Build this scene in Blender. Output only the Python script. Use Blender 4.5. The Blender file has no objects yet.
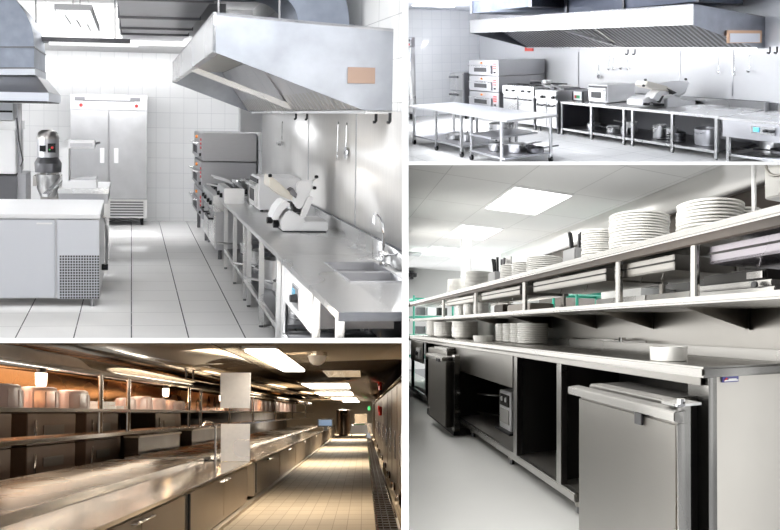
import bpy, bmesh, math, random
from mathutils import Vector, Matrix
random.seed(7)
PI = math.pi
sc = bpy.context.scene
C = sc.collection

# ------------------------------------------------------------------ camera, world, exposure
F = 1500.0                                   # focal length in pixels of the 780x530 frame
CAM = Vector((0, 0, 2.0))
cd = bpy.data.cameras.new('camera'); co = bpy.data.objects.new('camera', cd); C.objects.link(co)
cd.sensor_width = 36; cd.lens = 36 * F / 780; cd.clip_end = 400
co.location = CAM; co.rotation_euler = (PI / 2, 0, 0)
sc.camera = co
w = bpy.data.worlds.new('world'); sc.world = w; w.use_nodes = True
nt = w.node_tree; bg = nt.nodes['Background']
# overcast daylight: bright overhead and off the pale ground, duller along the horizon
_tc = nt.nodes.new('ShaderNodeTexCoord'); _sp = nt.nodes.new('ShaderNodeSeparateXYZ'); _ab = nt.nodes.new('ShaderNodeMath'); _ab.operation = 'ABSOLUTE'
_mr = nt.nodes.new('ShaderNodeMapRange'); _mr.interpolation_type = 'SMOOTHSTEP'
_mr.inputs[1].default_value = .12; _mr.inputs[2].default_value = .55; _mr.inputs[3].default_value = .38; _mr.inputs[4].default_value = 2.0
nt.links.new(_tc.outputs['Generated'], _sp.inputs[0]); nt.links.new(_sp.outputs['Z'], _ab.inputs[0]); nt.links.new(_ab.outputs[0], _mr.inputs[0])
nt.links.new(_mr.outputs[0], bg.inputs[1]); bg.inputs[0].default_value = (0.97, 0.985, 1, 1)
sc.view_settings.view_transform = 'Standard'; sc.view_settings.look = 'None'
sc.view_settings.exposure = 0.0; sc.view_settings.gamma = 1.0; sc.view_settings.use_curve_mapping = False
try:
    sc.cycles.use_denoising = True
    sc.cycles.max_bounces = 10; sc.cycles.diffuse_bounces = 5; sc.cycles.glossy_bounces = 6
    sc.cycles.sample_clamp_indirect = 6
except Exception: pass


# ------------------------------------------------------------------ rooms
class Room:
    """One of the four kitchens: its level axes in the world, its eye height and its plan angle.
    Coordinates everywhere below are metres in the kitchen: a to the right, b deep, z up from its floor."""
    def __init__(s, name, axis, fnat, eye, yaw, cell, cut, scale=1.0):
        s.name, s.eye, s.k, s.scale, s.cell, s.cut = name, eye, F / fnat, scale, cell, cut
        wv = Vector(((axis[0] - 390) / F, 1, (265 - axis[1]) / F)).normalized()
        v = (Vector((0, 0, 1)) - wv * wv.z).normalized()
        u = wv.cross(v)
        s.M = Matrix.Translation(CAM) @ Matrix(((u.x, wv.x, v.x, 0), (u.y, wv.y, v.y, 0), (u.z, wv.z, v.z, 0), (0, 0, 0, 1)))
        s.Mi = s.M.inverted()
        s.cy, s.sy = math.cos(yaw), math.sin(yaw)
    def G(s, p):
        a, b, z = p
        x = a * s.cy - b * s.sy; y = a * s.sy + b * s.cy
        return Vector((x, y * s.k, z - s.eye)) * s.scale
    def world(s, p): return s.M @ s.G(p)
    def ray(s, px, py):
        d = (s.Mi.to_3x3() @ Vector(((px - 390) / F, 1, (265 - py) / F)))
        x, y, z = d.x, d.y / s.k, d.z
        return Vector((x * s.cy + y * s.sy, -x * s.sy + y * s.cy, z))
    def at(s, px, py, a=None, b=None, z=None):
        """where the line of sight through a photo pixel meets the plane a=, b= or z= of the kitchen"""
        d = s.ray(px, py)
        t = a / d.x if a is not None else b / d.y if b is not None else (z - s.eye) / d.z
        return Vector((d.x * t, d.y * t, d.z * t + s.eye))

R1 = Room('one', (131.4, 113), 800, 1.8, 0, (0, 0, 402, 338), 'rb')
R2 = Room('two', (594, 49.5), 573, 1.8, math.radians(41.2), (408.5, 0, 780, 161.5), 'lb')
R3 = Room('three', (364, 413), 500, 1.98, 0, (0, 343, 402, 530), 'rt', 0.6)
R4 = Room('four', (594, 328), 472, 1.045, math.radians(30.3), (408.5, 165, 780, 530), 'lt')
CUR = R1
def use(r):
    global CUR
    CUR = r

# ------------------------------------------------------------------ mesh builder
class MB:
    def __init__(s): s.v = []; s.f = []
    def add(s, vs, fs):
        n = len(s.v); s.v += [tuple(p) for p in vs]; s.f += [tuple(i + n for i in f) for f in fs]; return s
    def box(s, x0, x1, y0, y1, z0, z1):
        vs = [(x, y, z) for z in (z0, z1) for y in (y0, y1) for x in (x0, x1)]
        return s.add(vs, [(0, 2, 3, 1), (4, 5, 7, 6), (0, 1, 5, 4), (2, 6, 7, 3), (0, 4, 6, 2), (1, 3, 7, 5)])
    def prism(s, poly, d0, d1, axis='y'):
        """poly of (p, q) extruded along axis: y -> (x,z), x -> (y,z), z -> (x,y)"""
        n = len(poly)
        f = {'y': lambda p, d: (p[0], d, p[1]), 'x': lambda p, d: (d, p[0], p[1]), 'z': lambda p, d: (p[0], p[1], d)}[axis]
        vs = [f(p, d0) for p in poly] + [f(p, d1) for p in poly]
        fs = [tuple(range(n)), tuple(range(2 * n - 1, n - 1, -1))] + [(i, i + n, (i + 1) % n + n, (i + 1) % n) for i in range(n)]
        return s.add(vs, fs)
    def hexa(s, bottom, top):
        return s.add(list(bottom) + list(top), [(3, 2, 1, 0), (4, 5, 6, 7)] + [(i, (i + 1) % 4, (i + 1) % 4 + 4, i + 4) for i in range(4)])
    def cyl(s, p0, p1, r, r1=None, n=12):
        p0, p1 = Vector(p0), Vector(p1); r1 = r if r1 is None else r1
        d = (p1 - p0).normalized(); t = d.orthogonal().normalized(); q = d.cross(t)
        vs = []
        for p, rr in ((p0, r), (p1, r1)):
            vs += [p + (t * math.cos(2 * PI * i / n) + q * math.sin(2 * PI * i / n)) * rr for i in range(n)]
        return s.add(vs, [tuple(range(n - 1, -1, -1)), tuple(range(n, 2 * n))] + [(i, (i + 1) % n, (i + 1) % n + n, i + n) for i in range(n)])
    def tube(s, path, r, n=8):
        P = [Vector(p) for p in path]; vs = []; fs = []
        t = None
        for i, p in enumerate(P):
            d = (P[min(i + 1, len(P) - 1)] - P[max(i - 1, 0)]).normalized()
            if t is None: t = d.orthogonal().normalized()
            t = (t - d * t.dot(d)).normalized(); q = d.cross(t)
            vs += [p + (t * math.cos(2 * PI * j / n) + q * math.sin(2 * PI * j / n)) * r for j in range(n)]
        for i in range(len(P) - 1):
            fs += [(i * n + j, i * n + (j + 1) % n, (i + 1) * n + (j + 1) % n, (i + 1) * n + j) for j in range(n)]
        fs += [tuple(range(n - 1, -1, -1)), tuple(range(len(P) * n - n, len(P) * n))]
        return s.add(vs, fs)
    def lathe(s, prof, c, n=28, axis='z', closed=False):
        """prof of (radius, height) about c"""
        vs = []; fs = []; m = len(prof)
        for r, h in prof:
            for j in range(n):
                ca, sa = r * math.cos(2 * PI * j / n), r * math.sin(2 * PI * j / n)
                p = {'z': (ca, sa, h), 'x': (h, ca, sa), 'y': (sa, h, ca)}[axis]
                vs.append((p[0] + c[0], p[1] + c[1], p[2] + c[2]))
        for i in range(m - 1):
            fs += [(i * n + j, i * n + (j + 1) % n, (i + 1) * n + (j + 1) % n, (i + 1) * n + j) for j in range(n)]
        fs += [tuple(range(n - 1, -1, -1)), tuple(range(m * n - n, m * n))]
        return s.add(vs, fs)
    def map(s, fn):
        s.v = [tuple(fn(Vector(p))) for p in s.v]; return s
    def plate(s, quad, t):
        """a slanted sheet: four corners thickened by t along its normal"""
        q = [Vector(p) for p in quad]; n = (q[1] - q[0]).cross(q[2] - q[0]).normalized() * t
        return s.hexa(q, [p + n for p in q])

def make_mesh(name, mb, mat, base, bev=0, smooth=40):
    bm = bmesh.new()
    vs = [bm.verts.new(p) for p in mb.v]
    for f in mb.f:
        try: bm.faces.new([vs[i] for i in f])
        except ValueError: pass
    bmesh.ops.remove_doubles(bm, verts=bm.verts, dist=1e-6)
    bmesh.ops.recalc_face_normals(bm, faces=bm.faces)
    if bev:
        es = [e for e in bm.edges if len(e.link_faces) == 2 and e.calc_face_angle(0) > 0.6]
        bmesh.ops.bevel(bm, geom=es, offset=bev, segments=2, affect='EDGES', clamp_overlap=True)
    nat = [tuple(v.co) for v in bm.verts]
    o = CUR.G(base)
    for v in bm.verts: v.co = CUR.G(v.co) - o
    me = bpy.data.meshes.new(name); bm.to_mesh(me); bm.free()
    at = me.attributes.new('nat', 'FLOAT_VECTOR', 'POINT')
    at.data.foreach_set('vector', [c for p in nat for c in p])
    me.materials.append(mat)
    me.shade_smooth(); me.set_sharp_from_angle(angle=math.radians(smooth))
    return me

def _base(mb):
    xs, ys, zs = zip(*mb.v)
    return ((min(xs) + max(xs)) / 2, (min(ys) + max(ys)) / 2, min(zs))
def place(o, base):
    o['_r'] = CUR.name; o['_b'] = list(base)
    o.matrix_world = CUR.M @ Matrix.Translation(CUR.G(base))
def tag(o, label=None, cat=None, group=None, kind=None):
    for k, v in (('label', label), ('category', cat), ('group', group), ('kind', kind)):
        if v: o[k] = v
    return o
def thing(name, base, label, cat, group=None):
    o = bpy.data.objects.new(name, None); C.objects.link(o); o.empty_display_size = .1
    place(o, base); return tag(o, label, cat, group)
def part(name, mb, mat, parent, label=None, bev=0, smooth=40):
    root = parent
    while root.parent: root = root.parent
    me = make_mesh(name, mb, mat, root['_b'], bev, smooth)
    o = bpy.data.objects.new(name, me); C.objects.link(o); o.parent = parent
    if label: o['label'] = label
    return o
def solo(name, mb, mat, label=None, cat=None, group=None, bev=0, base=None, smooth=40):
    b = base or _base(mb)
    me = make_mesh(name, mb, mat, b, bev, smooth)
    o = bpy.data.objects.new(name, me); C.objects.link(o); place(o, b)
    return tag(o, label, cat, group)
def struct(name, mb, mat, bev=0):
    return tag(solo(name, mb, mat, bev=bev), kind='structure')
def dup(root, d, label=None, group=None):
    """copy a thing with its parts and sub-parts, moved by d metres in the kitchen"""
    r = root.copy(); C.objects.link(r)
    place(r, tuple(Vector(root['_b']) + Vector(d)))
    if label: r['label'] = label
    if group: r['group'] = group
    def rec(src, dst):
        for ch in list(src.children):
            c = ch.copy(); C.objects.link(c); c.parent = dst; rec(ch, c)
    rec(root, r); return r
def lamp(name, p, w, power, col=(1, 1, 1), h=None, aim=None):
    """a rectangular lamp of w x h metres at p, shining down or towards aim"""
    l = bpy.data.lights.new(name, 'AREA'); l.energy = power; l.color = col
    l.shape = 'RECTANGLE'; l.size = w * CUR.scale; l.size_y = (h or w) * CUR.scale
    o = bpy.data.objects.new(name, l); C.objects.link(o)
    P = CUR.world(p); A = CUR.world(aim or (p[0], p[1], p[2] - 1))
    o.matrix_world = Matrix.Translation(P) @ (A - P).to_track_quat('-Z', 'Y').to_matrix().to_4x4()
    return o

def partition_fill(name, px, py, near, far, wide, power, face, col=(1, 1, 1)):
    """an added fill lamp lying flat on a partition, running back from near to far metres; face = 'right', 'left' or 'down'"""
    l = bpy.data.lights.new(name, 'AREA'); l.energy = power; l.color = col; l.shape = 'RECTANGLE'
    d = Vector(((px - 390) / F, 1, (265 - py) / F)); P = CAM + d * (near + far) / 2; d.normalize()
    l.size = far - near; l.size_y = wide
    o = bpy.data.objects.new(name, l); C.objects.link(o)
    side = {'right': Vector((1, 0, 0)), 'left': Vector((-1, 0, 0)), 'down': Vector((0, 0, -1))}[face]
    n = (side - d * side.dot(d)).normalized(); Z = -n; Y = Z.cross(d)
    o.matrix_world = Matrix(((d.x, Y.x, Z.x, P.x), (d.y, Y.y, Z.y, P.y), (d.z, Y.z, Z.z, P.z), (0, 0, 0, 1)))
    return o

# ------------------------------------------------------------------ materials
def newmat(name):
    m = bpy.data.materials.new(name); m.use_nodes = True
    nt = m.node_tree; b = nt.nodes['Principled BSDF']; return m, nt, b
def col(c): return (c[0], c[1], c[2], 1)
def paint(name, c, rough=.5, metal=0, spec=.5, var=0.0, scale=6):
    m, nt, b = newmat(name)
    b.inputs['Base Color'].default_value = col(c); b.inputs['Roughness'].default_value = rough
    b.inputs['Metallic'].default_value = metal; b.inputs['Specular IOR Level'].default_value = spec
    if var:
        at = nt.nodes.new('ShaderNodeAttribute'); at.attribute_name = 'nat'
        no = nt.nodes.new('ShaderNodeTexNoise'); no.inputs['Scale'].default_value = scale; no.inputs['Detail'].default_value = 4
        mp = nt.nodes.new('ShaderNodeMapRange'); mp.inputs[3].default_value = 1 - var; mp.inputs[4].default_value = 1 + var
        mx = nt.nodes.new('ShaderNodeVectorMath'); mx.operation = 'SCALE'; mx.inputs[0].default_value = c
        L = nt.links.new
        L(at.outputs['Vector'], no.inputs['Vector']); L(no.outputs[0], mp.inputs[0]); L(mp.outputs[0], mx.inputs['Scale']); L(mx.outputs[0], b.inputs['Base Color'])
    return m
def steel(name, c=(.72, .72, .73), rough=.3, stretch=(3, 3, 60), var=.08, rvar=.1, bump=.02, metal=1.0):
    """brushed stainless sheet: fine streaks in colour and gloss"""
    m, nt, b = newmat(name); L = nt.links.new
    at = nt.nodes.new('ShaderNodeAttribute'); at.attribute_name = 'nat'
    mp = nt.nodes.new('ShaderNodeMapping'); mp.inputs['Scale'].default_value = stretch
    n1 = nt.nodes.new('ShaderNodeTexNoise'); n1.inputs['Scale'].default_value = 4; n1.inputs['Detail'].default_value = 6
    n2 = nt.nodes.new('ShaderNodeTexNoise'); n2.inputs['Scale'].default_value = 1.2; n2.inputs['Detail'].default_value = 1
    L(at.outputs['Vector'], mp.inputs[0]); L(mp.outputs[0], n1.inputs['Vector']); L(at.outputs['Vector'], n2.inputs['Vector'])
    r1 = nt.nodes.new('ShaderNodeMapRange'); r1.inputs[3].default_value = 1 - var; r1.inputs[4].default_value = 1 + var
    mx = nt.nodes.new('ShaderNodeVectorMath'); mx.operation = 'SCALE'; mx.inputs[0].default_value = c
    L(n1.outputs[0], r1.inputs[0]); L(r1.outputs[0], mx.inputs['Scale']); L(mx.outputs[0], b.inputs['Base Color'])
    r2 = nt.nodes.new('ShaderNodeMapRange'); r2.inputs[3].default_value = rough - rvar * .5; r2.inputs[4].default_value = rough + rvar * .5
    r2.inputs[1].default_value = .2; r2.inputs[2].default_value = .8
    L(n2.outputs[0], r2.inputs[0]); L(r2.outputs[0], b.inputs['Roughness'])
    b.inputs['Metallic'].default_value = metal
    if False:
        bp = nt.nodes.new('ShaderNodeBump'); bp.inputs['Strength'].default_value = bump; bp.inputs['Distance'].default_value = .01
        L(n2.outputs[0], bp.inputs['Height']); L(bp.outputs[0], b.inputs['Normal'])
    return m
def tiles(name, c, grout, size, plane='xz', line=.012, rough=.2, off=(0, 0), bond=0.0, var=.02, spec=.5, cross=None):
    """square tiles laid straight on a wall or floor; size in metres"""
    m, nt, b = newmat(name); L = nt.links.new
    at = nt.nodes.new('ShaderNodeAttribute'); at.attribute_name = 'nat'
    sp = nt.nodes.new('ShaderNodeSeparateXYZ'); cb = nt.nodes.new('ShaderNodeCombineXYZ')
    L(at.outputs['Vector'], sp.inputs[0])
    for i, ax in enumerate(plane):
        ad = nt.nodes.new('ShaderNodeMath'); ad.operation = 'MULTIPLY_ADD'
        ad.inputs[1].default_value = 1 / size[i]; ad.inputs[2].default_value = -off[i] / size[i] + 100
        L(sp.outputs['xyz'.index(ax)], ad.inputs[0]); L(ad.outputs[0], cb.inputs[i])
    br = nt.nodes.new('ShaderNodeTexBrick'); br.offset = bond; br.squash = 1
    br.inputs['Scale'].default_value = 1; br.inputs['Brick Width'].default_value = 1; br.inputs['Row Height'].default_value = 1
    br.inputs['Mortar Size'].default_value = line; br.inputs['Mortar Smooth'].default_value = .3
    br.inputs['Color1'].default_value = col([x * (1 - var) for x in c]); br.inputs['Color2'].default_value = col([min(1, x * (1 + var)) for x in c])
    br.inputs['Mortar'].default_value = col(grout)
    L(cb.outputs[0], br.inputs['Vector'])
    if cross:                                   # fainter joints across: (spacing, tone)
        sp2 = nt.nodes.new('ShaderNodeMath'); sp2.operation = 'FRACT'; dv = nt.nodes.new('ShaderNodeMath'); dv.operation = 'DIVIDE'
        dv.inputs[1].default_value = cross[0]; L(sp.outputs['xyz'.index(plane[1])], dv.inputs[0]); L(dv.outputs[0], sp2.inputs[0])
        lt = nt.nodes.new('ShaderNodeMath'); lt.operation = 'LESS_THAN'; lt.inputs[1].default_value = .03; L(sp2.outputs[0], lt.inputs[0])
        mi = nt.nodes.new('ShaderNodeMix'); mi.data_type = 'RGBA'; L(lt.outputs[0], mi.inputs[0]); L(br.outputs['Color'], mi.inputs[6])
        mi.inputs[7].default_value = col([x * cross[1] for x in c]); L(mi.outputs[2], b.inputs['Base Color'])
    else: L(br.outputs['Color'], b.inputs['Base Color'])
    b.inputs['Roughness'].default_value = rough; b.inputs['Specular IOR Level'].default_value = spec
    return m
def glow(name, c, s):
    m, nt, b = newmat(name); b.inputs['Base Color'].default_value = col(c)
    b.inputs['Emission Color'].default_value = col(c); b.inputs['Emission Strength'].default_value = s
    return m

ST = steel('bright_steel', (.70, .70, .70), .28); STS = steel('satin_steel', (.50, .50, .52), .38)
STD = steel('dark_steel', (.17, .17, .18), .38); GAL = steel('galvanised_sheet', (.27, .30, .36), .42, (1.5, 1.5, 1.5), .35)
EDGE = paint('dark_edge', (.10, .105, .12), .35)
WHT = paint('white_enamel', (.86, .86, .87), .3); BLK = paint('black_plastic', (.015, .015, .017), .45, 0, .2)
RED = paint('red_plastic', (.6, .03, .03), .4); CHR = paint('chrome', (.85, .85, .86), .08, 1)
DRK = paint('dark_recess', (.05, .05, .055), .6); GRY = paint('grey_paint', (.4, .4, .41), .5)
LAMPW = glow('lamp_diffuser', (1, 1, 1), 4)
PWH = paint('porcelain', (.85, .84, .81), .25)

# ------------------------------------------------------------------ shared builders (kitchen coordinates)
def tr(pts, ox, oy, s, **pl):
    """outline measured on an enlarged view: (a, z) or (b, z) in the plane given"""
    out = []
    for zx, zy in pts:
        p = CUR.at(ox + zx / s, oy + zy / s, **pl)
        out.append((p.x, p.z) if 'b' in pl else (p.y, p.z) if 'a' in pl else (p.x, p.y))
    return out

def counter(label, a0, a1, b0, b1, z, legs, shelf=None, splash=None, group=None, mat=None, lip=.04, back_legs=True, leg_r=.02, top_mat=None, shelf_a=None):
    t = thing('steel_counter', ((a0 + a1) / 2, (b0 + b1) / 2, 0), label, 'counter', group)
    mat = mat or ST
    part('worktop', MB().box(a0, a1, b0, b1, z - lip, z), top_mat or mat, t, bev=.006)
    for b in legs:
        for a in ((a0 + .03, a1 - .05) if back_legs else (a0 + .03,)):
            l = part('leg', MB().box(a - leg_r, a + leg_r, b - leg_r, b + leg_r, 0.02, z - lip), mat, t)
            part('foot', MB().cyl((a, b, 0), (a, b, .03), .018), STD, l)
    if shelf is not None:
        part('lower_shelf', MB().box(shelf_a or a0 + .02, a1 - .02, min(legs), max(legs), shelf - .03, shelf), STD, t)
        part('shelf_rail', MB().box((shelf_a or a0 + .02) - .008, (shelf_a or a0 + .02) + .02, min(legs), max(legs), shelf - .04, shelf + .003), mat, t)
    if splash:
        part('splash_trim', MB().box(a1 - .026, a1, b0, b1, splash, splash + .008), EDGE, t)
        part('backsplash', MB().box(a1 - .02, a1, b0, b1, z, splash), mat, t)
    return t

def pan(name, c, r, h, label, handle=None, lid=False, loops=False, mat=None, group=None, rim=.006, cat='pot', n=28):
    """a cooking vessel with a real wall; handle = direction angle of a long handle"""
    mat = mat or ST
    t = thing(name, c, label, cat, group)
    x, y, z = c
    part('bowl', MB().lathe([(0.001, 0), (r * .9, 0), (r * .97, h * .06), (r, h * .2), (r, h), (r + rim, h), (r + rim, h + .004), (r - .004, h + .004), (r - .004, .012), (0.001, .012)], c, n), mat, t)
    if handle is not None:
        dx, dy = math.cos(handle), math.sin(handle)
        part('handle', MB().tube([(x + dx * r, y + dy * r, z + h * .8), (x + dx * (r + .08), y + dy * (r + .08), z + h * .95), (x + dx * (r + .26), y + dy * (r + .26), z + h * 1.1)], .012), mat, t)
    if loops:
        for s in (-1, 1):
            part('loop_handle', MB().tube([(x + s * .04, y - r, z + h * .8), (x + s * .04, y - r - .04, z + h * .82), (x - s * .04, y - r - .04, z + h * .82), (x - s * .04, y - r, z + h * .8)] if s > 0 else
                 [(x - r, y - .05, z + h * .8), (x - r - .045, y - .05, z + h * .82), (x - r - .045, y + .05, z + h * .82), (x - r, y + .05, z + h * .8)], .008), mat, t)
    if lid:
        l = part('lid', MB().lathe([(0.001, h + .004), (r + .004, h + .004), (r + .004, h + .012), (r * .6, h + .03), (0.001, h + .034)], c, n), mat, t)
        part('knob', MB().lathe([(.001, h + .03), (.012, h + .03), (.02, h + .055), (.001, h + .06)], c, 10), BLK, l)
    return t

def slicer(o, s, label, mirror=1):
    """meat slicer seen from its near end: o = near lower left corner, s = size factor; local x = a, y = b, z"""
    x0, y0, z0 = o
    P = lambda pts: [(x0 + (px - 240) / 680 * s, z0 + (470 - py) / 680 * s) for px, py in pts]
    d = .42 * s
    t = thing('meat_slicer', (x0 + .2 * s, y0 + d / 2, z0), label, 'meat slicer')
    E = WHT
    part('base', MB().prism(P([(240, 462), (232, 400), (262, 350), (290, 335), (375, 380), (380, 405), (522, 405), (522, 462)]), y0, y0 + d, 'y'), E, t, bev=.01 * s)
    part('foot', MB().box(x0 + .01, x0 + .40 * s, y0 + .02, y0 + d - .02, z0 - .0, z0 + .012), BLK, t)
    part('motor_housing', MB().prism(P([(180, 395), (205, 330), (250, 275), (300, 300), (245, 345), (215, 400)]), y0 + .02 * s, y0 + d * .7, 'y'), E, t, bev=.012 * s)
    part('blade_guard', MB().prism(P([(345, 375), (380, 380), (430, 262), (412, 246), (380, 262)]), y0 - .01, y0 + d * .8, 'y'), ST, t, bev=.006)
    part('blade', MB().lathe([(.001, -.01), (.15 * s, -.01), (.155 * s, 0), (.15 * s, .01), (.001, .01)], (0, 0, 0), 32, 'x').map(lambda v: Matrix.Rotation(math.radians(28), 4, 'Y') @ v + Vector((x0 + .135 * s, y0 + d * .45, z0 + .27 * s))), CHR, t)
    tray = part('carriage', MB().prism(P([(165, 125), (215, 165), (335, 268), (318, 285), (240, 255), (160, 195)]), y0 + .02, y0 + d * .75, 'y'), paint('cream_tray', (.72, .68, .6), .35) if 'cream_tray' not in bpy.data.materials else bpy.data.materials['cream_tray'], t, bev=.004)
    part('pusher', MB().prism(P([(330, 165), (350, 155), (425, 152), (415, 195), (398, 250), (350, 330), (318, 318), (300, 275)]), y0 - .02, y0 + .05 * s, 'y'), E, t, bev=.01 * s)
    part('product_fence', MB().prism(P([(278, 213), (300, 200), (325, 235), (318, 262), (290, 240)]), y0 - .03, y0 + .1, 'y'), STD, t)
    for (kx, ky) in ((448, 133), (437, 200), (166, 128)):
        c = P([(kx, ky)])[0]
        part('knob', MB().lathe([(.001, -.015), (.012 * s, -.015), (.016 * s, 0), (.012 * s, .015), (.001, .015)], (c[0], y0 + .02, c[1]), 12, 'x'), BLK, t)
    c0, c1 = P([(410, 170), (446, 140)]); part('knob_arm', MB().cyl((c0[0], y0 + .02, c0[1]), (c1[0], y0 + .02, c1[1]), .006), ST, t)
    for (kx, ky, r) in ((175, 408, .03), (215, 430, .036)):
        c = P([(kx, ky)])[0]
        part('control_dial', MB().lathe([(.001, -.02), (r * s, -.02), (r * s, .02), (r * s * .7, .03), (.001, .03)], (c[0], y0 + d * .3, c[1]), 16, 'x'), BLK, t)
    c = P([(305, 230), (345, 330)]); part('slot', MB().prism(P([(300, 300), (345, 290), (352, 345), (320, 350)]), y0 + .0, y0 + d * .6, 'y'), BLK, t)
    return t

def deck_oven(a0, a1, b0, b1, z0, z1, n, label):
    t = thing('deck_oven', ((a0 + a1) / 2, (b0 + b1) / 2, 0), label, 'oven')
    h = (z1 - z0) / n; L = b1 - b0
    for a in (a0 + .06, a1 - .06):
        for b in (b0 + .06, b1 - .06):
            part('leg', MB().box(a - .025, a + .025, b - .025, b + .025, 0, z0), STD, t)
    for i in range(n):
        zb = z0 + i * h
        d = part('deck_body', MB().box(a0, a1, b0, b1, zb + .008, zb + h - .008), STS, t, bev=.006)
        part('front_panel', MB().box(a0 - .012, a0, b0 + .01, b1 - .01, zb + .015, zb + h - .015), STS, d)
        dr = part('door', MB().box(a0 - .045, a0 - .012, b0 + L * .22, b1 - .04, zb + h * .12, zb + h * .62), STS, t, bev=.005)
        part('window', MB().box(a0 - .05, a0 - .044, b0 + L * .36, b0 + L * .78, zb + h * .24, zb + h * .5), BLK, dr)
        part('handle', MB().tube([(a0 - .045, b0 + L * .26, zb + h * .6), (a0 - .1, b0 + L * .26, zb + h * .62), (a0 - .1, b1 - .1, zb + h * .62), (a0 - .045, b1 - .1, zb + h * .6)], .009), ST, dr)
        part('thermostat_knob', MB().lathe([(.001, -.03), (.022, -.03), (.026, 0), (.001, 0)], (a0 - .012, b0 + L * .56, zb + h * .8), 14, 'x'), ORG, t, 'orange knob')
        for k in range(3):
            part('switch', MB().box(a0 - .022, a0 - .012, b0 + L * (.08 + .0 * k), b0 + L * .17, zb + h * (.42 + .14 * k), zb + h * (.5 + .14 * k)), RED, t, 'red switch')
        part('dial', MB().lathe([(.001, -.03), (.02, -.03), (.024, 0), (.001, 0)], (a0 - .012, b0 + L * .12, zb + h * .22), 12, 'x'), BLK, t)
    return t
ORG = paint('orange_plastic', (.75, .25, .03), .4)

def gas_range(a0, a1, b0, b1, z, label, splitb=2):
    t = thing('gas_range', ((a0 + a1) / 2, (b0 + b1) / 2, 0), label, 'cooking range')
    part('body', MB().box(a0, a1, b0, b1, .12, z - .2), STS, t, bev=.006)
    part('control_panel', MB().box(a0 - .03, a0 + .1, b0, b1, z - .2, z - .03), ST, t, bev=.006)
    part('cooktop', MB().box(a0 - .03, a1, b0, b1, z - .03, z), ST, t, bev=.004)
    for a in (a0 + .06, a1 - .06):
        for b in (b0 + .06, b1 - .06): part('leg', MB().cyl((a, b, 0), (a, b, .12), .025), STD, t)
    L = (b1 - b0) / splitb
    for i in range(splitb):
        d = part('door', MB().box(a0 - .02, a0, b0 + i * L + .02, b0 + (i + 1) * L - .02, .16, z - .24), ST, t, bev=.005)
        zz = z - .3
        part('handle', MB().tube([(a0 - .02, b0 + i * L + .1, zz), (a0 - .07, b0 + i * L + .12, zz), (a0 - .07, b0 + (i + 1) * L - .12, zz), (a0 - .02, b0 + (i + 1) * L - .1, zz)], .014), BLK, d)
        for k in range(2):
            bb = b0 + (i + .3 + .4 * k) * L
            part('burner_knob', MB().lathe([(.001, -.035), (.024, -.035), (.03, 0), (.001, 0)], (a0 - .03, bb, z - .11), 14, 'x'), BLK, t)
            for aa in (a0 + .2, a1 - .22):
                g = MB()
                for q in range(5): g.box(aa - .14, aa + .14, bb - L * .17 + q * L * .085 - .008, bb - L * .17 + q * L * .085 + .008, z + .012, z + .03)
                g.box(aa - .14, aa - .125, bb - L * .18, bb + L * .18, z, z + .02).box(aa + .125, aa + .14, bb - L * .18, bb + L * .18, z, z + .02)
                part('burner_grate', g, BLK, t)
    return t

def countertop_oven(a0, a1, b0, b1, z, h, label):
    t = thing('countertop_oven', ((a0 + a1) / 2, (b0 + b1) / 2, z), label, 'oven')
    part('body', MB().box(a0, a1, b0, b1, z + .02, z + h), WHT, t, bev=.01)
    for a in (a0 + .04, a1 - .04):
        for b in (b0 + .04, b1 - .04): part('foot', MB().cyl((a, b, z), (a, b, z + .02), .018), BLK, t)
    L = b1 - b0
    d = part('door', MB().box(a0 - .025, a0, b0 + L * .05, b1 - L * .05, z + .05, z + h * .8), ST, t, bev=.005)
    part('window', MB().box(a0 - .03, a0 - .024, b0 + L * .28, b1 - L * .2, z + h * .28, z + h * .62), BLK, d)
    part('handle', MB().tube([(a0 - .025, b0 + L * .15, z + h * .72), (a0 - .06, b0 + L * .15, z + h * .74), (a0 - .06, b1 - L * .15, z + h * .74), (a0 - .025, b1 - L * .15, z + h * .72)], .01), ST, d)
    part('control_strip', MB().box(a0 - .012, a0, b0 + .02, b1 - .02, z + h * .83, z + h * .95), BLK, t)
    return t

def fryer(a0, a1, b0, b1, z, h, label, name='countertop_fryer'):
    t = thing(name, ((a0 + a1) / 2, (b0 + b1) / 2, z), label, 'fryer')
    part('body', MB().box(a0, a1, b0, b1, z, z + h), ST, t, bev=.008)
    part('well', MB().box(a0 + .08, a1 - .05, b0 + .04, b1 - .04, z + h - .01, z + h + .006), DRK, t)
    for k in range(2):
        bb = b0 + (b1 - b0) * (.3 + .4 * k)
        part('thermostat_knob', MB().lathe([(.001, -.03), (.025, -.03), (.028, 0), (.001, 0)], (a0, bb, z + h * .45), 14, 'x'), BLK, t)
        f = part('basket', MB().box(a0 + .12, a1 - .1, bb - (b1 - b0) * .16, bb + (b1 - b0) * .16, z + h + .006, z + h + .05), STD, t)
        part('handle', MB().tube([(a0 + .12, bb, z + h + .04), (a0 + .04, bb, z + h + .07), (a0 - .1, bb, z + h + .11)], .012), WHT, f)
    return t

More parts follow.
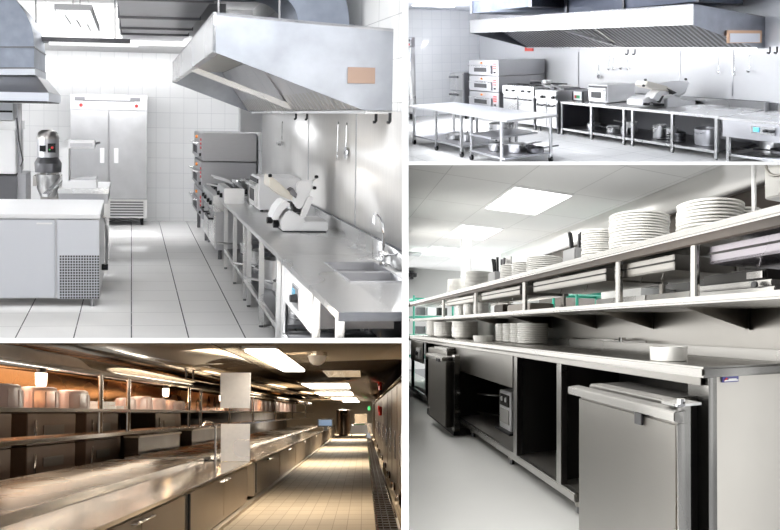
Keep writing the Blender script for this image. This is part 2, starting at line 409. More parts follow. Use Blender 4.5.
def utensil(name, base, kind, label, L=.3):
    """hanging from a wall rail at base (top); wall is at +a"""
    a, b, z = base
    t = thing(name, (a, b, z - L), label, name.replace('_', ' '), None)
    part('handle', MB().tube([(a, b + .012, z), (a - .005, b, z + .015), (a - .01, b - .01, z), (a - .01, b, z - .03), (a - .01, b, z - L * .72)], .0065), CHR, t)
    if kind == 'ladle':
        part('cup', MB().lathe([(.001, 0), (.03, .008), (.045, .03), (.048, .05), (.044, .05), (.028, .014), (.001, .006)], (a - .03, b, z - L), 16), CHR, t)
    elif kind == 'whisk':
        for k in range(6):
            an = PI * k / 6; p = []
            for q in range(9):
                s = -1 + 2 * q / 8; rr = .032 * math.sin(PI * q / 8) if q not in (0, 8) else 0
                u = PI * q / 8; p.append((a - .01 + .032 * math.sin(2 * u) * math.cos(an), b + .032 * math.sin(2 * u) * math.sin(an), z - L * .7 - L * .3 * math.sin(u)))
            part('wire', MB().tube(p, .002, 5), CHR, t)
    elif kind == 'spoon':
        part('bowl', MB().lathe([(.001, -.035), (.02, -.02), (.026, 0), (.02, .02), (.001, .035)], (a - .012, b, z - L * .85), 14, 'z').map(lambda v: Vector((a - .012 + (v.x - a + .012) * .3, v.y, v.z))), CHR, t)
    elif kind == 'skimmer':
        part('disc', MB().lathe([(.001, -.003), (.05, -.003), (.055, .004), (.001, .003)], (a - .012, b, z - L * .88), 20, 'x'), CHR, t)
    return t

# =================================================================== KITCHEN ONE (upper left)
use(R1)
WA = 1.787                                              # plane of the tiled side wall
TW = tiles('white_wall_tile', (.91, .915, .92), (.66, .67, .69), (.229, .252), 'xz', .012, .15, (-.05, .05))
TWY = tiles('white_side_tile', (.86, .87, .88), (.55, .56, .58), (.45, .30), 'yz', .012, .15, (0, .1))
TF = tiles('white_floor_tile', (.88, .87, .86), (.10, .10, .11), (.456, 60), 'xy', .013, .12, (0, 20), cross=(.456, .80))
TFL = tiles('pale_floor_tile', (.80, .80, .81), (.12, .12, .13), (.456, .456), 'xy', .010, .13)
CEIL = tiles('ceiling_panel', (.85, .85, .85), (.7, .7, .7), (.6, .6), 'xy', .02, .8)
WPL = paint('white_plaster', (.80, .80, .80), .7)

struct('floor', MB().box(-4.5, WA + .1, 3.4, 13.75, -.12, 0), TF)
struct('wall_back', MB().box(-4.5, WA + .1, 13.6, 13.75, 0, 3.6), TW)
struct('wall_right', MB().box(WA, WA + .15, 3.4, 13.6, 0, 3.6), TWY)
struct('wall_left', MB().box(-4.6, -4.5, 6, 13.75, 0, 3.6), TWY)
struct('ceiling', MB().box(-4.5, WA + .1, 5, 13.75, 3.36, 3.5), CEIL)
struct('trim_1', MB().box(-4.5, WA, 12.1, 13.6, 2.80, 3.36), WPL)      # soffit above the back wall
CRM = steel('wall_sheet_steel', (.78, .77, .76), .34, (8, 8, .6), .07, .06, metal=.4)
solo('wall_panel', MB().box(WA - .012, WA, 3.5, 11.05, .9, 1.84), CRM, 'tall brushed steel wall sheet behind the long counter under the hood', 'wall panel')
for b in (5.05, 6.35, 8.1): solo('panel_seam', MB().box(WA - .02, WA - .011, b - .006, b + .006, .93, 1.84), STS, 'narrow vertical joint strip of the steel wall sheet, %s' % {5.05: 'nearest the sink', 6.35: 'behind the slicer', 8.1: 'beside the ladle'}[b], 'joint strip', 'joint strips on the wall sheet')

# ---- lamps of this kitchen (ceiling fixtures, the hood's own lights and added fill)
for (x, y, pw) in ((-.2, 5.2, 60), (-1.0, 7.9, 40), (-.4, 11.6, 25)):
    lamp('ceiling_or_fill_lamp', (x, y, 3.33), 1.2, pw, h=2)
lamp('room_fill_lamp', (-.9, 3.5, 3.1), 5.0, 85, (.96, .98, 1), h=.9, aim=(-.2, 13.6, 1.2))  # added fill towards the back wall, no window there
lamp('room_fill_lamp', (-4.3, 9.0, 2.2), 5.0, 165, (.97, .985, 1), h=1.8, aim=(1.7, 9.0, 1.2))  # added fill from the left side, stands for no real window
lamp('strip_lamp', (-.5, 11.6, 2.62), 3.2, 80, (1, 1, 1), h=.6, aim=(-.3, 13.6, .9))
lamp('hood_lamp', (1.15, 7.0, 2.38), .5, 5, (1, .95, .85), h=4)
lamp('hood_lamp', (1.15, 9.5, 2.38), .5, 5, (1, .95, .85), h=4)

# ---- long right-hand run
t = counter('long steel counter with open shelf along the right wall, behind the sink counter', 1.06, WA, 5.85, 9.9, .785, (9.38, 8.54, 7.76, 7.50, 6.77, 5.95), .235, .915)
part('shade_panel', MB().box(WA - .05, WA - .03, 5.85, 9.9, .05, .74), EDGE, t)  # dark sheet put in for the shade under the worktop
# sink counter: worktop with two bowls let in
t = thing('sink_counter', (1.42, 4.9, 0), 'steel sink counter at the front right with two bowls', 'counter')
z = .785
g = MB().box(1.06, 1.335, 4.1, 5.845, z - .04, z).box(1.675, WA, 4.1, 5.845, z - .04, z).box(1.335, 1.675, 4.1, 4.86, z - .04, z).box(1.335, 1.675, 5.5, 5.845, z - .04, z).box(1.335, 1.675, 5.13, 5.17, z - .04, z)
part('worktop', g, ST, t)
part('end_apron', MB().box(1.06, WA, 4.085, 4.1, z - .045, z + .001), EDGE, t)
part('shade_panel', MB().box(WA - .05, WA - .03, 4.1, 5.8, .05, z - .05), EDGE, t)  # near-black sheet standing in for shade below the sink
for b0, b1 in ((4.86, 5.13), (5.17, 5.5)):
    g = MB().box(1.325, 1.337, b0, b1, z - .2, z + .006).box(1.673, 1.685, b0, b1, z - .2, z + .006).box(1.325, 1.685, b0 - .008, b0 + .004, z - .2, z + .006).box(1.325, 1.685, b1 - .004, b1 + .008, z - .2, z + .006).box(1.33, 1.68, b0, b1, z - .21, z - .2)
    s = part('sink_bowl', g, STS, t)
    part('drain', MB().cyl((1.5, (b0 + b1) / 2, z - .2), (1.5, (b0 + b1) / 2, z - .195), .04), CHR, s)
for b in (5.74, 4.72, 4.17):
    for a in (1.09, WA - .05): part('leg', MB().box(a - .02, a + .02, b - .02, b + .02, .02, z - .04), ST, t)
part('lower_shelf', MB().box(1.08, WA - .02, 4.15, 5.76, .205, .235), STD, t)
part('shelf_rail', MB().box(1.07, 1.10, 4.15, 5.76, .195, .238), ST, t)
part('backsplash', MB().box(WA - .02, WA, 4.0, 5.84, z, .915), ST, t)
part('splash_trim', MB().box(WA - .026, WA, 4.0, 5.84, .915, .923), EDGE, t)
# heated drawer cabinet with the control
t = thing('heated_cabinet', (1.35, 5.25, .48), 'white apron cabinet with thermostat control hung under the sink counter', 'cabinet')
part('body', MB().box(1.10, 1.6, 4.83, 5.68, .50, .74), STD, t)
part('front_panel', MB().box(1.075, 1.10, 4.81, 5.70, .48, .745), WHT, t, bev=.004)
c = part('control_plate', MB().box(1.066, 1.076, 5.12, 5.34, .54, .68), STS, t)
part('display', MB().box(1.06, 1.067, 5.24, 5.31, .60, .655), paint('blue_display', (.12, .42, .62), .2), c)
part('knob', MB().lathe([(.001, -.045), (.024, -.045), (.03, 0), (.001, 0)], (1.067, 5.18, .61), 16, 'x'), BLK, c)
# faucet
t = thing('sink_faucet', (1.72, 5.38, z), 'tall chrome swan-neck faucet rising beside the sink bowls', 'faucet')
part('base', MB().lathe([(.001, 0), (.03, 0), (.03, .02), (.018, .03), (.018, .1), (.001, .1)], (1.70, 5.38, z), 16), CHR, t)
part('spout', MB().tube([(1.70, 5.38, z + .1), (1.70, 5.38, z + .22), (1.695, 5.38, z + .29), (1.67, 5.37, z + .34), (1.645, 5.36, z + .365), (1.63, 5.35, z + .36), (1.622, 5.34, z + .33), (1.62, 5.34, z + .29)], .011), CHR, t)
part('lever', MB().tube([(1.70, 5.38, z + .08), (1.76, 5.30, z + .09), (1.78, 5.26, z + .12)], .009), CHR, t)
part('valve', MB().lathe([(.001, -.035), (.022, -.03), (.022, .03), (.001, .035)], (1.70, 5.38, z + .085), 14, 'x'), CHR, t)

# pots under the sink counter and the long counter
pan('stock_pot', (1.27, 4.45, .235), .13, .2, 'wide steel stock pot under the sink counter, nearest the aisle', loops=True)
pan('stock_pot', (1.52, 4.40, .235), .13, .21, 'wide steel stock pot under the sink counter, nearest the wall', loops=True)
pan('cooking_pot', (1.3, 6.15, .235), .1, .36, 'tall steel pot on the open shelf beside the heated cabinet', n=24)
pan('saucepan', (1.32, 6.95, .235), .10, .12, 'small saucepan with long handle on the open shelf below the slicer', handle=PI * .9)
pan('cooking_pot', (1.3, 7.25, .235), .11, .26, 'steel pot on the open shelf between the two close legs')
pan('frying_pan', (1.35, 7.95, .235), .14, .05, 'flat pan with upright handle on the open shelf of the long counter', handle=PI * .8, cat='pan')
pan('cooking_pot', (1.32, 8.25, .235), .10, .16, 'lidded steel pot on the open shelf of the long counter', lid=True)
pan('saucepan', (1.32, 9.0, .235), .11, .12, 'lidded saucepan at the far end of the open shelf', lid=True, handle=PI)

# slicer and appliances on the run
slicer((1.297, 6.95, .785), .98, 'white meat slicer with sloped carriage standing on the long counter')
countertop_oven(1.32, 1.76, 8.42, 9.0, .785, .36, 'white countertop oven standing on the counter behind the slicer')
fryer(1.04, 1.27, 9.12, 9.85, .785, .18, 'low steel fryer with basket handles beside the countertop oven')
pan('container', (1.36, 9.15, .785), .055, .2, 'tall narrow steel container between the fryer and the oven', cat='container')
gas_range(1.03, 1.74, 9.95, 11.4, .80, 'steel gas range with black oval door handles next to the deck ovens')
pan('frying_pan', (1.2, 10.2, .83), .13, .06, 'small pan with raised handle on the range', handle=PI * .7, cat='pan')
pan('saucepan', (1.45, 10.6, .83), .14, .12, 'saucepan with pale handle at the back of the range', handle=-PI * .6)
deck_oven(1.0, 1.76, 11.45, 12.9, .30, 1.545, 3, 'three-deck steel pizza oven in the far right corner')
solo('pipe_casing', MB().box(1.50, WA, 11.2, 11.4, 1.56, 1.9), WPL, 'cream boxed casing above the deck oven by the far end of the hood', 'casing')

# ---- extraction hood over the run
def hood(label, af, aw, b0, b1, zfb, zft, zwb, zwt, dividers, skew=0.0, spots=(), filt=None, arear=None, fa=None, slots=4, smat=None, rise=0.0):
    t = thing('extraction_hood', ((af + aw) / 2, (b0 + b1) / 2, zwb), label, 'extractor hood')
    ar = arear or aw - .17
    prof = [(af, zfb), (af, zft), (aw, zwt), (aw, zwb), (ar, zwb)]
    fa = fa or aw - .55
    sk = lambda mb: mb.map(lambda v: Vector((v.x, v.y, v.z + rise * (v.y - b0)))) if rise else mb
    part('front_panel', sk(MB().box(af, af + .02, b0, b1, zfb, zft)), ST, t)
    part('top_panel', sk(MB().hexa([(af, b0, zft - .02), (aw, b0, zwt - .02), (aw, b1, zwt - .02), (af, b1, zft - .02)], [(af, b0, zft), (aw, b0, zwt), (aw, b1, zwt), (af, b1, zft)])), STS, t)
    for b in (b0, b1 - .02):
        part('end_panel', sk(MB().prism(prof, b, b + .02, 'y')), HOODB, t)
    zi = zft - .12
    for b in dividers:
        part('divider', sk(MB().prism([(af + .02, zfb), (af + .02, zfb + .05), (ar, zwb + .06), (ar, zwb)], b - .05, b + .05, 'y')), ST, t)
    bs = [b0 + .02] + list(dividers) + [b1 - .02]
    part('inner_lining', sk(MB().plate([(af + .02, b0 + .02, zi), (af + .02, b1 - .02, zi), (fa, b1 - .02, zi + .02), (fa, b0 + .02, zi + .02)], .015)), HLIN, t)
    part('front_gutter', sk(MB().box(af + .02, af + .06, b0 + .02, b1 - .02, zfb, zfb + .035)), ST, t)
    part('rear_gutter', sk(MB().box(ar - .02, aw, b0, b1, zwb - .012, zwb + .012)), ST, t)
    # baffle filters: a slanted bank of framed panels, each a part
    for i in range(len(bs) - 1):
        L = bs[i + 1] - bs[i]; n = max(2, round(L / (filt or .62)))
        for k in range(n):
            f0 = bs[i] + .04 + (L - .08) * k / n; f1 = bs[i] + .04 + (L - .08) * (k + 1) / n
            a0_, z0_, a1_, z1_ = fa, zi, ar - .03, zwb + .03
            fr = part('baffle_filter', sk(MB().plate([(a0_, f0, z0_), (a0_, f1 - .01, z0_), (a1_, f1 - .01, z1_), (a1_, f0, z1_)], .02)), STS, t)
            g = MB(); m = slots
            for q in range(m):
                c = f0 + (f1 - f0) * (q + .5) / m; wq = (f1 - f0) / m * .25
                g.plate([(a0_ + .03, c - wq, z0_ - .035), (a0_ + .03, c + wq, z0_ - .035), (a1_ - .02, c + wq, z1_ - .01), (a1_ - .02, c - wq, z1_ - .01)], .006)
            part('slots', sk(g), smat or HSLOT, fr)
    return t
HOODB = steel('hood_blue_steel', (.36, .38, .42), .34, (.9, .9, .9), .35, .1)
HLIN = steel('hood_lining', (.80, .77, .70), .4, (3, 3, 3), .05)
HSLOT = paint('filter_slot', (.12, .115, .11), .4, .6)
hd = hood('large slanted steel extraction hood over the long right-hand counter', .545, WA, 5.51, 11.05, 2.225, 2.49, 1.835, 2.41, (8.0,), arear=1.62, smat=paint('pale_slot', (.42, .41, .39), .4, .6))
solo('hood_reflection', MB().box(1.47, 1.66, 5.500, 5.509, 2.03, 2.14), paint('reflection_orange', (.30, .21, .165), .6), 'faded orange-brown painted reflection on the near end of the slanted hood', 'plate')  # blurred orange reflection put into a flat coloured plate
for px, lab in ((296, 'far hook of the pair hanging below the middle of the hood'), (307, 'near hook of the pair hanging below the middle of the hood'), (376, 'black hook under the near end of the hood, left one'), (390, 'black hook under the near end of the hood, right one')):
    p = R1.at(px, 114, a=1.70)
    h = MB().tube([(1.70, p.y, 1.83), (1.70, p.y, 1.775), (1.693, p.y, 1.765), (1.68, p.y, 1.765)], .011)
    solo('utensil_hook', h, BLK, lab, 'hook')

for px, py, k, nm, L, lab in ((283, 123, 'ladle', 'ladle', .27, 'steel ladle hanging on the wall sheet left of the whisk'),
                              (339, 124, 'spoon', 'basting_spoon', .33, 'long thin spoon hanging beside the skimmer on the wall sheet'),
                              (347.5, 125, 'skimmer', 'skimmer', .26, 'short round skimmer hanging on the wall sheet nearest the faucet')):
    p = R1.at(px, py, a=WA - .03)
    utensil(nm, (WA - .03, p.y, p.z), k, lab, L)

# ---- ducts under the ceiling
t = thing('ceiling_duct', (.35, 10, 2.85), 'wide flat steel ventilation duct running back under the ceiling, three flanges', 'duct')
part('casing', MB().box(-.125, .74, 7.5, 12.05, 2.86, 3.3), STS, t)
for b in (7.6, 9.05, 10.2, 10.95): part('flange', MB().box(-.15, .76, b - .03, b + .03, 2.835, 3.31), STD, t)
solo('ceiling_shade', MB().box(.76, 1.1, 9.6, 11.9, 2.9, 3.1), GRY, 'dark grey box painted as ceiling shade beside the flat ceiling duct', 'tray')  # dark box standing in for the shaded ceiling
t = thing('hood_duct', (1.45, 6.3, 2.45), 'blue-grey galvanised elbow duct rising from the top of the large hood', 'duct')
cx, cz = 1.02, 2.50
pts = []
for k in range(13):
    an = PI / 2 * k / 12; pts.append(an)
oi, oo = .235, .63
poly_o = [(cx + oo * math.cos(a), cz + oo * math.sin(a)) for a in pts] + [(-1.2, cz + oo)]
poly_i = [(-1.2, cz + oi)] + [(cx + oi * math.cos(a), cz + oi * math.sin(a)) for a in reversed(pts)]
part('elbow', MB().prism([(cx + oo, 2.43)] + poly_o + poly_i + [(cx + oi, 2.43)], 6.15, 6.75, 'y'), GAL, t)
part('collar', MB().box(cx + oi - .03, cx + oo + .03, 6.1, 6.8, 2.43, 2.5), GAL, t)
for x in (219, 280):
    p = R1.at(x, 12, b=6.0)
    solo('hanger_rod', MB().cyl((p.x, 6.02, 2.44), (p.x, 6.02, 3.36), .008), GRY, 'thin hanger rod above the large hood, %s' % ('left one' if x < 250 else 'right one beside the elbow duct'), 'rod', 'hanger rods above the hood')

# ---- lamps hanging from the ceiling
t = thing('pendant_light', (-.63, 10, 2.95), 'white rectangular light fixture hanging near the ceiling', 'ceiling light')
LPD = glow('panel_diffuser', (1, 1, 1), 1.15)
n_, f_ = [R1.at(54, 10, b=9.0), R1.at(92, 10, b=9.0)], 11.2
z0 = n_[0].z
part('housing', MB().box(n_[0].x, n_[1].x, 9.0, 11.3, z0 + .005, z0 + .07), GRY, t)
d = part('diffuser', MB().box(n_[0].x + .02, n_[1].x - .02, 9.02, 11.28, z0 - .006, z0 + .005), LPD, t)
for k in range(3): part('louver_strip', MB().box(n_[0].x + .08 + .1 * k, n_[0].x + .095 + .1 * k, 9.3 + .5 * k, 10.3 + .4 * k, z0 - .012, z0 - .006), GRY, t)
for x in (73, 80):
    p = R1.at(x, 5, b=9.6); part('rod', MB().cyl((p.x, 9.6, z0 + .07), (p.x, 9.6, 3.36), .006), GRY, t)
t = thing('strip_light', (-.5, 11.3, 2.75), 'long slim strip light hanging across the room in front of the soffit', 'ceiling light')
p0, p1 = R1.at(41, 40, b=10.9), R1.at(138, 42, b=10.9)
part('housing', MB().prism([(10.85, p0.z - .02), (10.85, p0.z + .04), (11.05, p0.z + .04), (11.1, p0.z - .02)], p0.x, p1.x - .1, 'x'), STD, t)
part('tube', MB().box(p0.x + .1, p1.x, 10.9, 11.05, p0.z - .05, p0.z - .02), LPD, t)
for x in (36, 115):
    p = R1.at(x, 20, b=10.95); part('rod', MB().cyl((p.x, 10.95, p0.z + .04), (p.x, 10.95, 3.36), .01), GRY, t)

# ---- upright refrigerator
def upright_fridge(a0, a1, b0, b1, z1, label):
    t = thing('upright_refrigerator', ((a0 + a1) / 2, (b0 + b1) / 2, 0), label, 'refrigerator')
    m = (a0 + a1) / 2
    part('cabinet', MB().box(a0, a1, b0 + .06, b1, .12, z1), STS, t, bev=.01)
    FR = steel('fridge_steel', (.50, .505, .52), .33, (1, 1, 1), .18)
    for a in (a0 + .08, a1 - .08):
        for b in (b0 + .12, b1 - .08): part('foot', MB().cyl((a, b, 0), (a, b, .12), .025), BLK, t)
    h = part('header_panel', MB().box(a0, a1, b0 + .02, b0 + .06, z1 - .24, z1), FR, t)
    for s, q in ((-1, a0 + .17), (1, a1 - .17)):
        part('indicator', MB().box(q - .1, q + .06, b0 + .01, b0 + .02, z1 - .1, z1 - .04), STD, h)
        part('lock', MB().cyl((q, b0 + .02, z1 - .17), (q, b0 - .005, z1 - .17), .028), RED, h, 'red lock')
    part('vent_line', MB().box(a0 + .2, a1 - .2, b0 + .012, b0 + .02, z1 - .105, z1 - .085), STD, h)
    for x0, x1, hx in ((a0, m - .006, m - .14), (m + .006, a1, m + .08)):
        d = part('door', MB().box(x0 + .004, x1 - .004, b0, b0 + .055, .43, z1 - .25), FR, t, bev=.008)
        part('handle', MB().box(hx, hx + .07, b0 - .012, b0, 1.0, 1.24), WHT, d, bev=.005)
    g = part('kick_panel', MB().box(a0, a1, b0 + .02, b0 + .06, .12, .42), ST, t)
    for k in range(6): part('louvre', MB().box(m + .02, a1 - .06, b0 + .008, b0 + .02, .15 + k * .043, .172 + k * .043), STD, g)
    return t
p0 = R1.at(70, 94, b=13.0); p1 = R1.at(147.3, 94, b=13.0)
upright_fridge(p0.x, p1.x, 13.0, 13.58, p0.z, 'tall double-door steel refrigerator against the back wall')

# ---- refrigerated worktable at the left
t = thing('refrigerated_counter', (-.9, 8.0, 0), 'low white refrigerated counter with perforated grille at the left front', 'counter')
ar, bn, bk, zt = -.285, 7.456, 8.75, .868
part('body', MB().box(-2.3, ar - .005, bn + .03, bk, .09, zt - .04), WHT2 if 'WHT2' in globals() else WHT, t)
part('worktop', MB().box(-2.3, ar, bn, bk, zt - .04, zt), PWT, t, bev=.006) if 'PWT' in globals() else part('worktop', MB().box(-2.3, ar, bn, bk, zt - .04, zt), WHT, t, bev=.006)
pd = R1.at(56, 250, b=bn).x
FRT = paint('pale_blue_enamel', (.64, .66, .71), .35, .0)
for x0, x1 in ((-2.28, -1.42), (-1.40, pd - .012)):
    d = part('door', MB().box(x0, x1, bn, bn + .03, .10, zt - .05), FRT, t, bev=.006)
    part('handle_recess', MB().box(x1 - .16, x1 - .02, bn - .006, bn, zt - .09, zt - .075), WHT, d)
s = part('side_panel', MB().box(pd + .012, ar - .008, bn, bn + .03, .09, zt - .05), FRT, t)
gx0, gx1 = R1.at(58, 0, b=bn).x, R1.at(99, 0, b=bn).x; gz1, gz0 = R1.at(60, 255, b=bn).z, R1.at(60, 299, b=bn).z
g = MB(); nx, nz = 15, 16
for i in range(nx):
    for j in range(nz):
        x = gx0 + (gx1 - gx0) * (i + .5) / nx; zz = gz0 + (gz1 - gz0) * (j + .5) / nz
        g.box(x - .008, x + .008, bn - .003, bn + .001, zz - .008, zz + .008)
part('grille', g, DRK, s)
for a in (-.36, -1.5):
    for b in (bn + .1, bk - .1): part('foot', MB().cyl((a, b, 0), (a, b, .1), .02), STS, t)
part('side_handle', MB().tube([(ar, 7.9, .8), (ar + .03, 7.9, .78), (ar + .045, 7.9, .7), (ar + .045, 7.9, .35), (ar + .02, 7.9, .3)], .014), ST, t)
part('side_valve', MB().cyl((ar + .0, 7.9, .3), (ar + .06, 7.9, .3), .03), BLK, t)
# raised bench behind it
z2 = .955
t = thing('raised_bench', (-.6, 9.3, 0), 'narrow raised steel bench behind the refrigerated counter', 'bench')
q0, q1 = R1.at(57.7, 192, b=9.0).x, R1.at(108.6, 192, b=9.0).x
part('bench_top', MB().box(q0, q1, 9.0, 10.0, z2 - .05, z2), ST, t, bev=.005)
part('apron', MB().box(q0 + .01, q1 - .01, 9.02, 9.98, z2 - .16, z2 - .05), STS, t)
for a in (q0 + .04, q1 - .04):
    for b in (9.06, 9.94): part('leg', MB().box(a - .02, a + .02, b - .02, b + .02, 0, z2 - .16), ST, t)
solo('chute', MB().plate([(-.93, 8.70, .90), (-.88, 8.70, .90), (-.74, 9.5, 1.03), (-.79, 9.5, 1.03)], .03), ST, 'slanted steel rail leading from the counter up to the mixer bowl', 'rail')
# C-shaped machine
t = thing('dough_press', (-.6, 9.4, z2), 'white C-shaped countertop machine standing on the raised bench', 'machine')
Q = lambda pts, b: tr(pts, 0, 80, 5.89, b=b)
b_ = 9.15
part('column', MB().prism(Q([(367, 645), (367, 357), (405, 357), (405, 645)], b_), b_, b_ + .3, 'y'), WHT, t, bev=.008)
part('arm', MB().prism(Q([(367, 405), (367, 357), (560, 357), (560, 405)], b_), b_, b_ + .28, 'y'), WHT, t, bev=.008)
part('base', MB().prism(Q([(367, 648), (367, 600), (400, 600), (420, 590), (568, 590), (572, 648)], b_), b_ - .02, b_ + .3, 'y'), WHT, t, bev=.008)
part('tray', MB().prism(Q([(405, 600), (410, 588), (565, 575), (570, 590)], b_), b_, b_ + .28, 'y'), STS, t)
part('scale_marks', MB().prism(Q([(412, 392), (412, 372), (545, 372), (545, 392)], b_ - .006), b_ - .006, b_, 'y'), STS, t)
kx = Q([(560, 378), (588, 370)], b_)
part('crank', MB().cyl((kx[0][0], b_ + .1, kx[0][1]), (kx[1][0], b_ + .1, kx[1][1]), .012), STD, t)
part('foot', MB().prism(Q([(375, 660), (375, 648), (560, 648), (560, 660)], b_), b_, b_ + .28, 'y'), BLK, t)
# planetary mixer
t = thing('planetary_mixer', (-.97, 9.5, .0), 'steel planetary mixer with domed head and bowl behind the refrigerated counter', 'mixer')
b_ = 9.6
def mx(px): return R1.at(px, 160, b=b_).x
def mz(py): return R1.at(48, py, b=b_).z
cxm = mx(48); rr = mx(59.5) - cxm
BRS = steel('mixer_steel', (.5, .48, .46), .3)
part('head_dome', MB().lathe([(.001, mz(129.5)), (rr * .55, mz(130)), (rr * .85, mz(132.5)), (rr, mz(137.5)), (rr, mz(139)), (.001, mz(139))], (cxm, b_, 0), 28), BRS, t)
hd_ = part('head', MB().lathe([(.001, mz(157)), (rr * .97, mz(157)), (rr * .97, mz(139)), (.001, mz(139))], (cxm, b_, 0), 28), STS, t)
part('column', MB().box(cxm - .1, cxm + .1, b_ + .1, b_ + .3, 0, mz(140)), BRS, t)
part('timer', MB().prism([(mx(41), mz(151)), (mx(41), mz(145)), (mx(47), mz(145)), (mx(47), mz(151))], b_ - rr - .01, b_ - rr + .1, 'y'), BLK, hd_)
sw = part('switch_box', MB().prism([(mx(49), mz(152)), (mx(49), mz(143)), (mx(56.5), mz(143)), (mx(56.5), mz(152))], b_ - rr - .01, b_ - rr + .1, 'y'), BLK, hd_)
part('stop_button', MB().cyl((mx(53.5), b_ - rr - .01, mz(147)), (mx(53.5), b_ - rr - .03, mz(147)), .015), RED, sw)
part('start_button', MB().cyl((mx(51), b_ - rr - .01, mz(149)), (mx(51), b_ - rr - .03, mz(149)), .01), paint('green_button', (.05, .4, .1), .4), sw)
part('hook_shaft', MB().cyl((cxm, b_, mz(176)), (cxm, b_, mz(157)), .03), CHR, t)
part('bowl_guard', MB().lathe([(rr * .8, mz(172)), (rr * 1.15, mz(172)), (rr * 1.2, mz(163)), (rr * .9, mz(157)), (rr * .85, mz(157)), (rr * 1.12, mz(163.5)), (rr * .8, mz(171))], (cxm, b_, 0), 24), STD, t)
part('bowl', MB().lathe([(.001, mz(197)), (rr * .7, mz(196)), (rr * .98, mz(188)), (rr * 1.02, mz(174)), (rr * .96, mz(174)), (rr * .9, mz(188)), (.001, mz(194))], (cxm, b_, 0), 28), ST, t)
for s in (-1, 1): part('bowl_arm', MB().box(cxm + s * rr * 1.15 - .02, cxm + s * rr * 1.15 + .02, b_ - .03, b_ + .3, mz(186), mz(176)), BRS, t)
part('pedestal', MB().box(cxm - .2, cxm + .2, b_ - .2, b_ + .3, 0, .12), BRS, t, bev=.01)

# hood-type dishwasher at the far left
t = thing('dishwasher', (-1.8, 10.3, 0), 'white hood dishwasher with side lever under the left hood', 'dishwasher')
Q = lambda px, py, b=10.0: R1.at(px, py, b=b)
xr = Q(16, 150).x
part('cabinet', MB().box(-2.5, xr, 10.05, 10.7, .1, Q(8, 176).z), STD, t)
part('wash_hood', MB().box(-2.5, xr, 10.0, 10.7, Q(8, 174).z, Q(8, 129).z), WHT, t, bev=.012)
part('hood_rim', MB().box(-2.5, Q(17.5, 150).x, 9.98, 10.7, Q(8, 130).z, Q(8, 121).z), ST, t)
u = part('control_head', MB().box(-2.5, Q(13, 110).x, 10.0, 10.7, Q(8, 120).z, Q(8, 103).z), FRT, t)
part('slot', MB().box(-2.4, Q(12.5, 110).x, 9.99, 10.0, Q(8, 112.5).z, Q(8, 110.5).z), BLK, u)
part('column', MB().box(xr, xr + .04, 10.15, 10.25, Q(8, 176).z, Q(8, 103).z), STS, t)
p = [Q(16.5, 118), Q(18.5, 140), Q(22.5, 160), Q(20, 166)]
part('lever', MB().tube([(q.x, 9.97, q.z) for q in p], .016), STD, t)
for a in (xr - .05, -2.4): part('leg', MB().cyl((a, 10.1, 0), (a, 10.1, .1), .025), STS, t)
solo('machine_stand', MB().box(xr, xr + .1, 10.1, 10.6, 0, Q(8, 174).z), STS, 'slim steel post panel at the right side of the dishwasher', 'panel')

# left hood and its duct
t = thing('left_hood', (-1.6, 10.2, 1.9), 'pale blue-grey island hood at the upper left edge', 'extractor hood')
bn, bf = 9.6, 11.2
e0 = R1.at(49, 101, b=bn); xt = R1.at(34.5, 75, b=bn)
xl = -3.2
zb, zr, zt_ = R1.at(30, 101, b=bn).z, R1.at(30, 92.3, b=bn).z, xt.z
LH = paint('pale_hood_steel', (.62, .65, .71), .35, .5, var=.06)
part('rim', MB().box(xl, e0.x, bn, bf, zb, zr), LH, t, bev=.004)
part('canopy', MB().hexa([(xl, bn, zr), (e0.x, bn, zr), (e0.x, bf, zr), (xl, bf, zr)], [(xl + .25, bn + .25, zt_), (xt.x, bn + .25, zt_), (xt.x, bf - .1, zt_), (xl + .25, bf - .1, zt_)]), STS, t)
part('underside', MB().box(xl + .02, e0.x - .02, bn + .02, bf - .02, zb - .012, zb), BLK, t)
t = thing('left_duct', (-1.6, 10.2, 2.3), 'curved galvanised duct rising from the island hood into the ceiling', 'duct')
D0, D1 = bn + .25, bf - .1
Q = lambda pts: [(R1.at(px, py, b=D0).x, R1.at(px, py, b=D0).z) for px, py in pts]
part('collar', MB().prism(Q([(-30, 75), (-30, 68), (35, 68), (35, 75)]), D0 - .01, D1, 'y'), LH, t)
part('straight_section', MB().prism(Q([(-30, 68), (-30, 47), (34, 47), (34, 68)]), D0, D1, 'y'), GALP, t) if 'GALP' in globals() else part('straight_section', MB().prism(Q([(-30, 68), (-30, 47), (34, 47), (34, 68)]), D0, D1, 'y'), GAL, t)
part('elbow', MB().prism(Q([(-30, 47), (34, 47), (33.5, 36), (31, 25), (26, 14), (19, 4), (12, -4), (0, -14), (-30, -20)]), D0, D1, 'y'), GAL, t)
for yy in (47, 68): part('flange', MB().prism(Q([(-30, yy + .7), (-30, yy - .5), (35, yy - .5), (35, yy + .7)]), D0 - .02, D1 + .01, 'y'), STD, t)

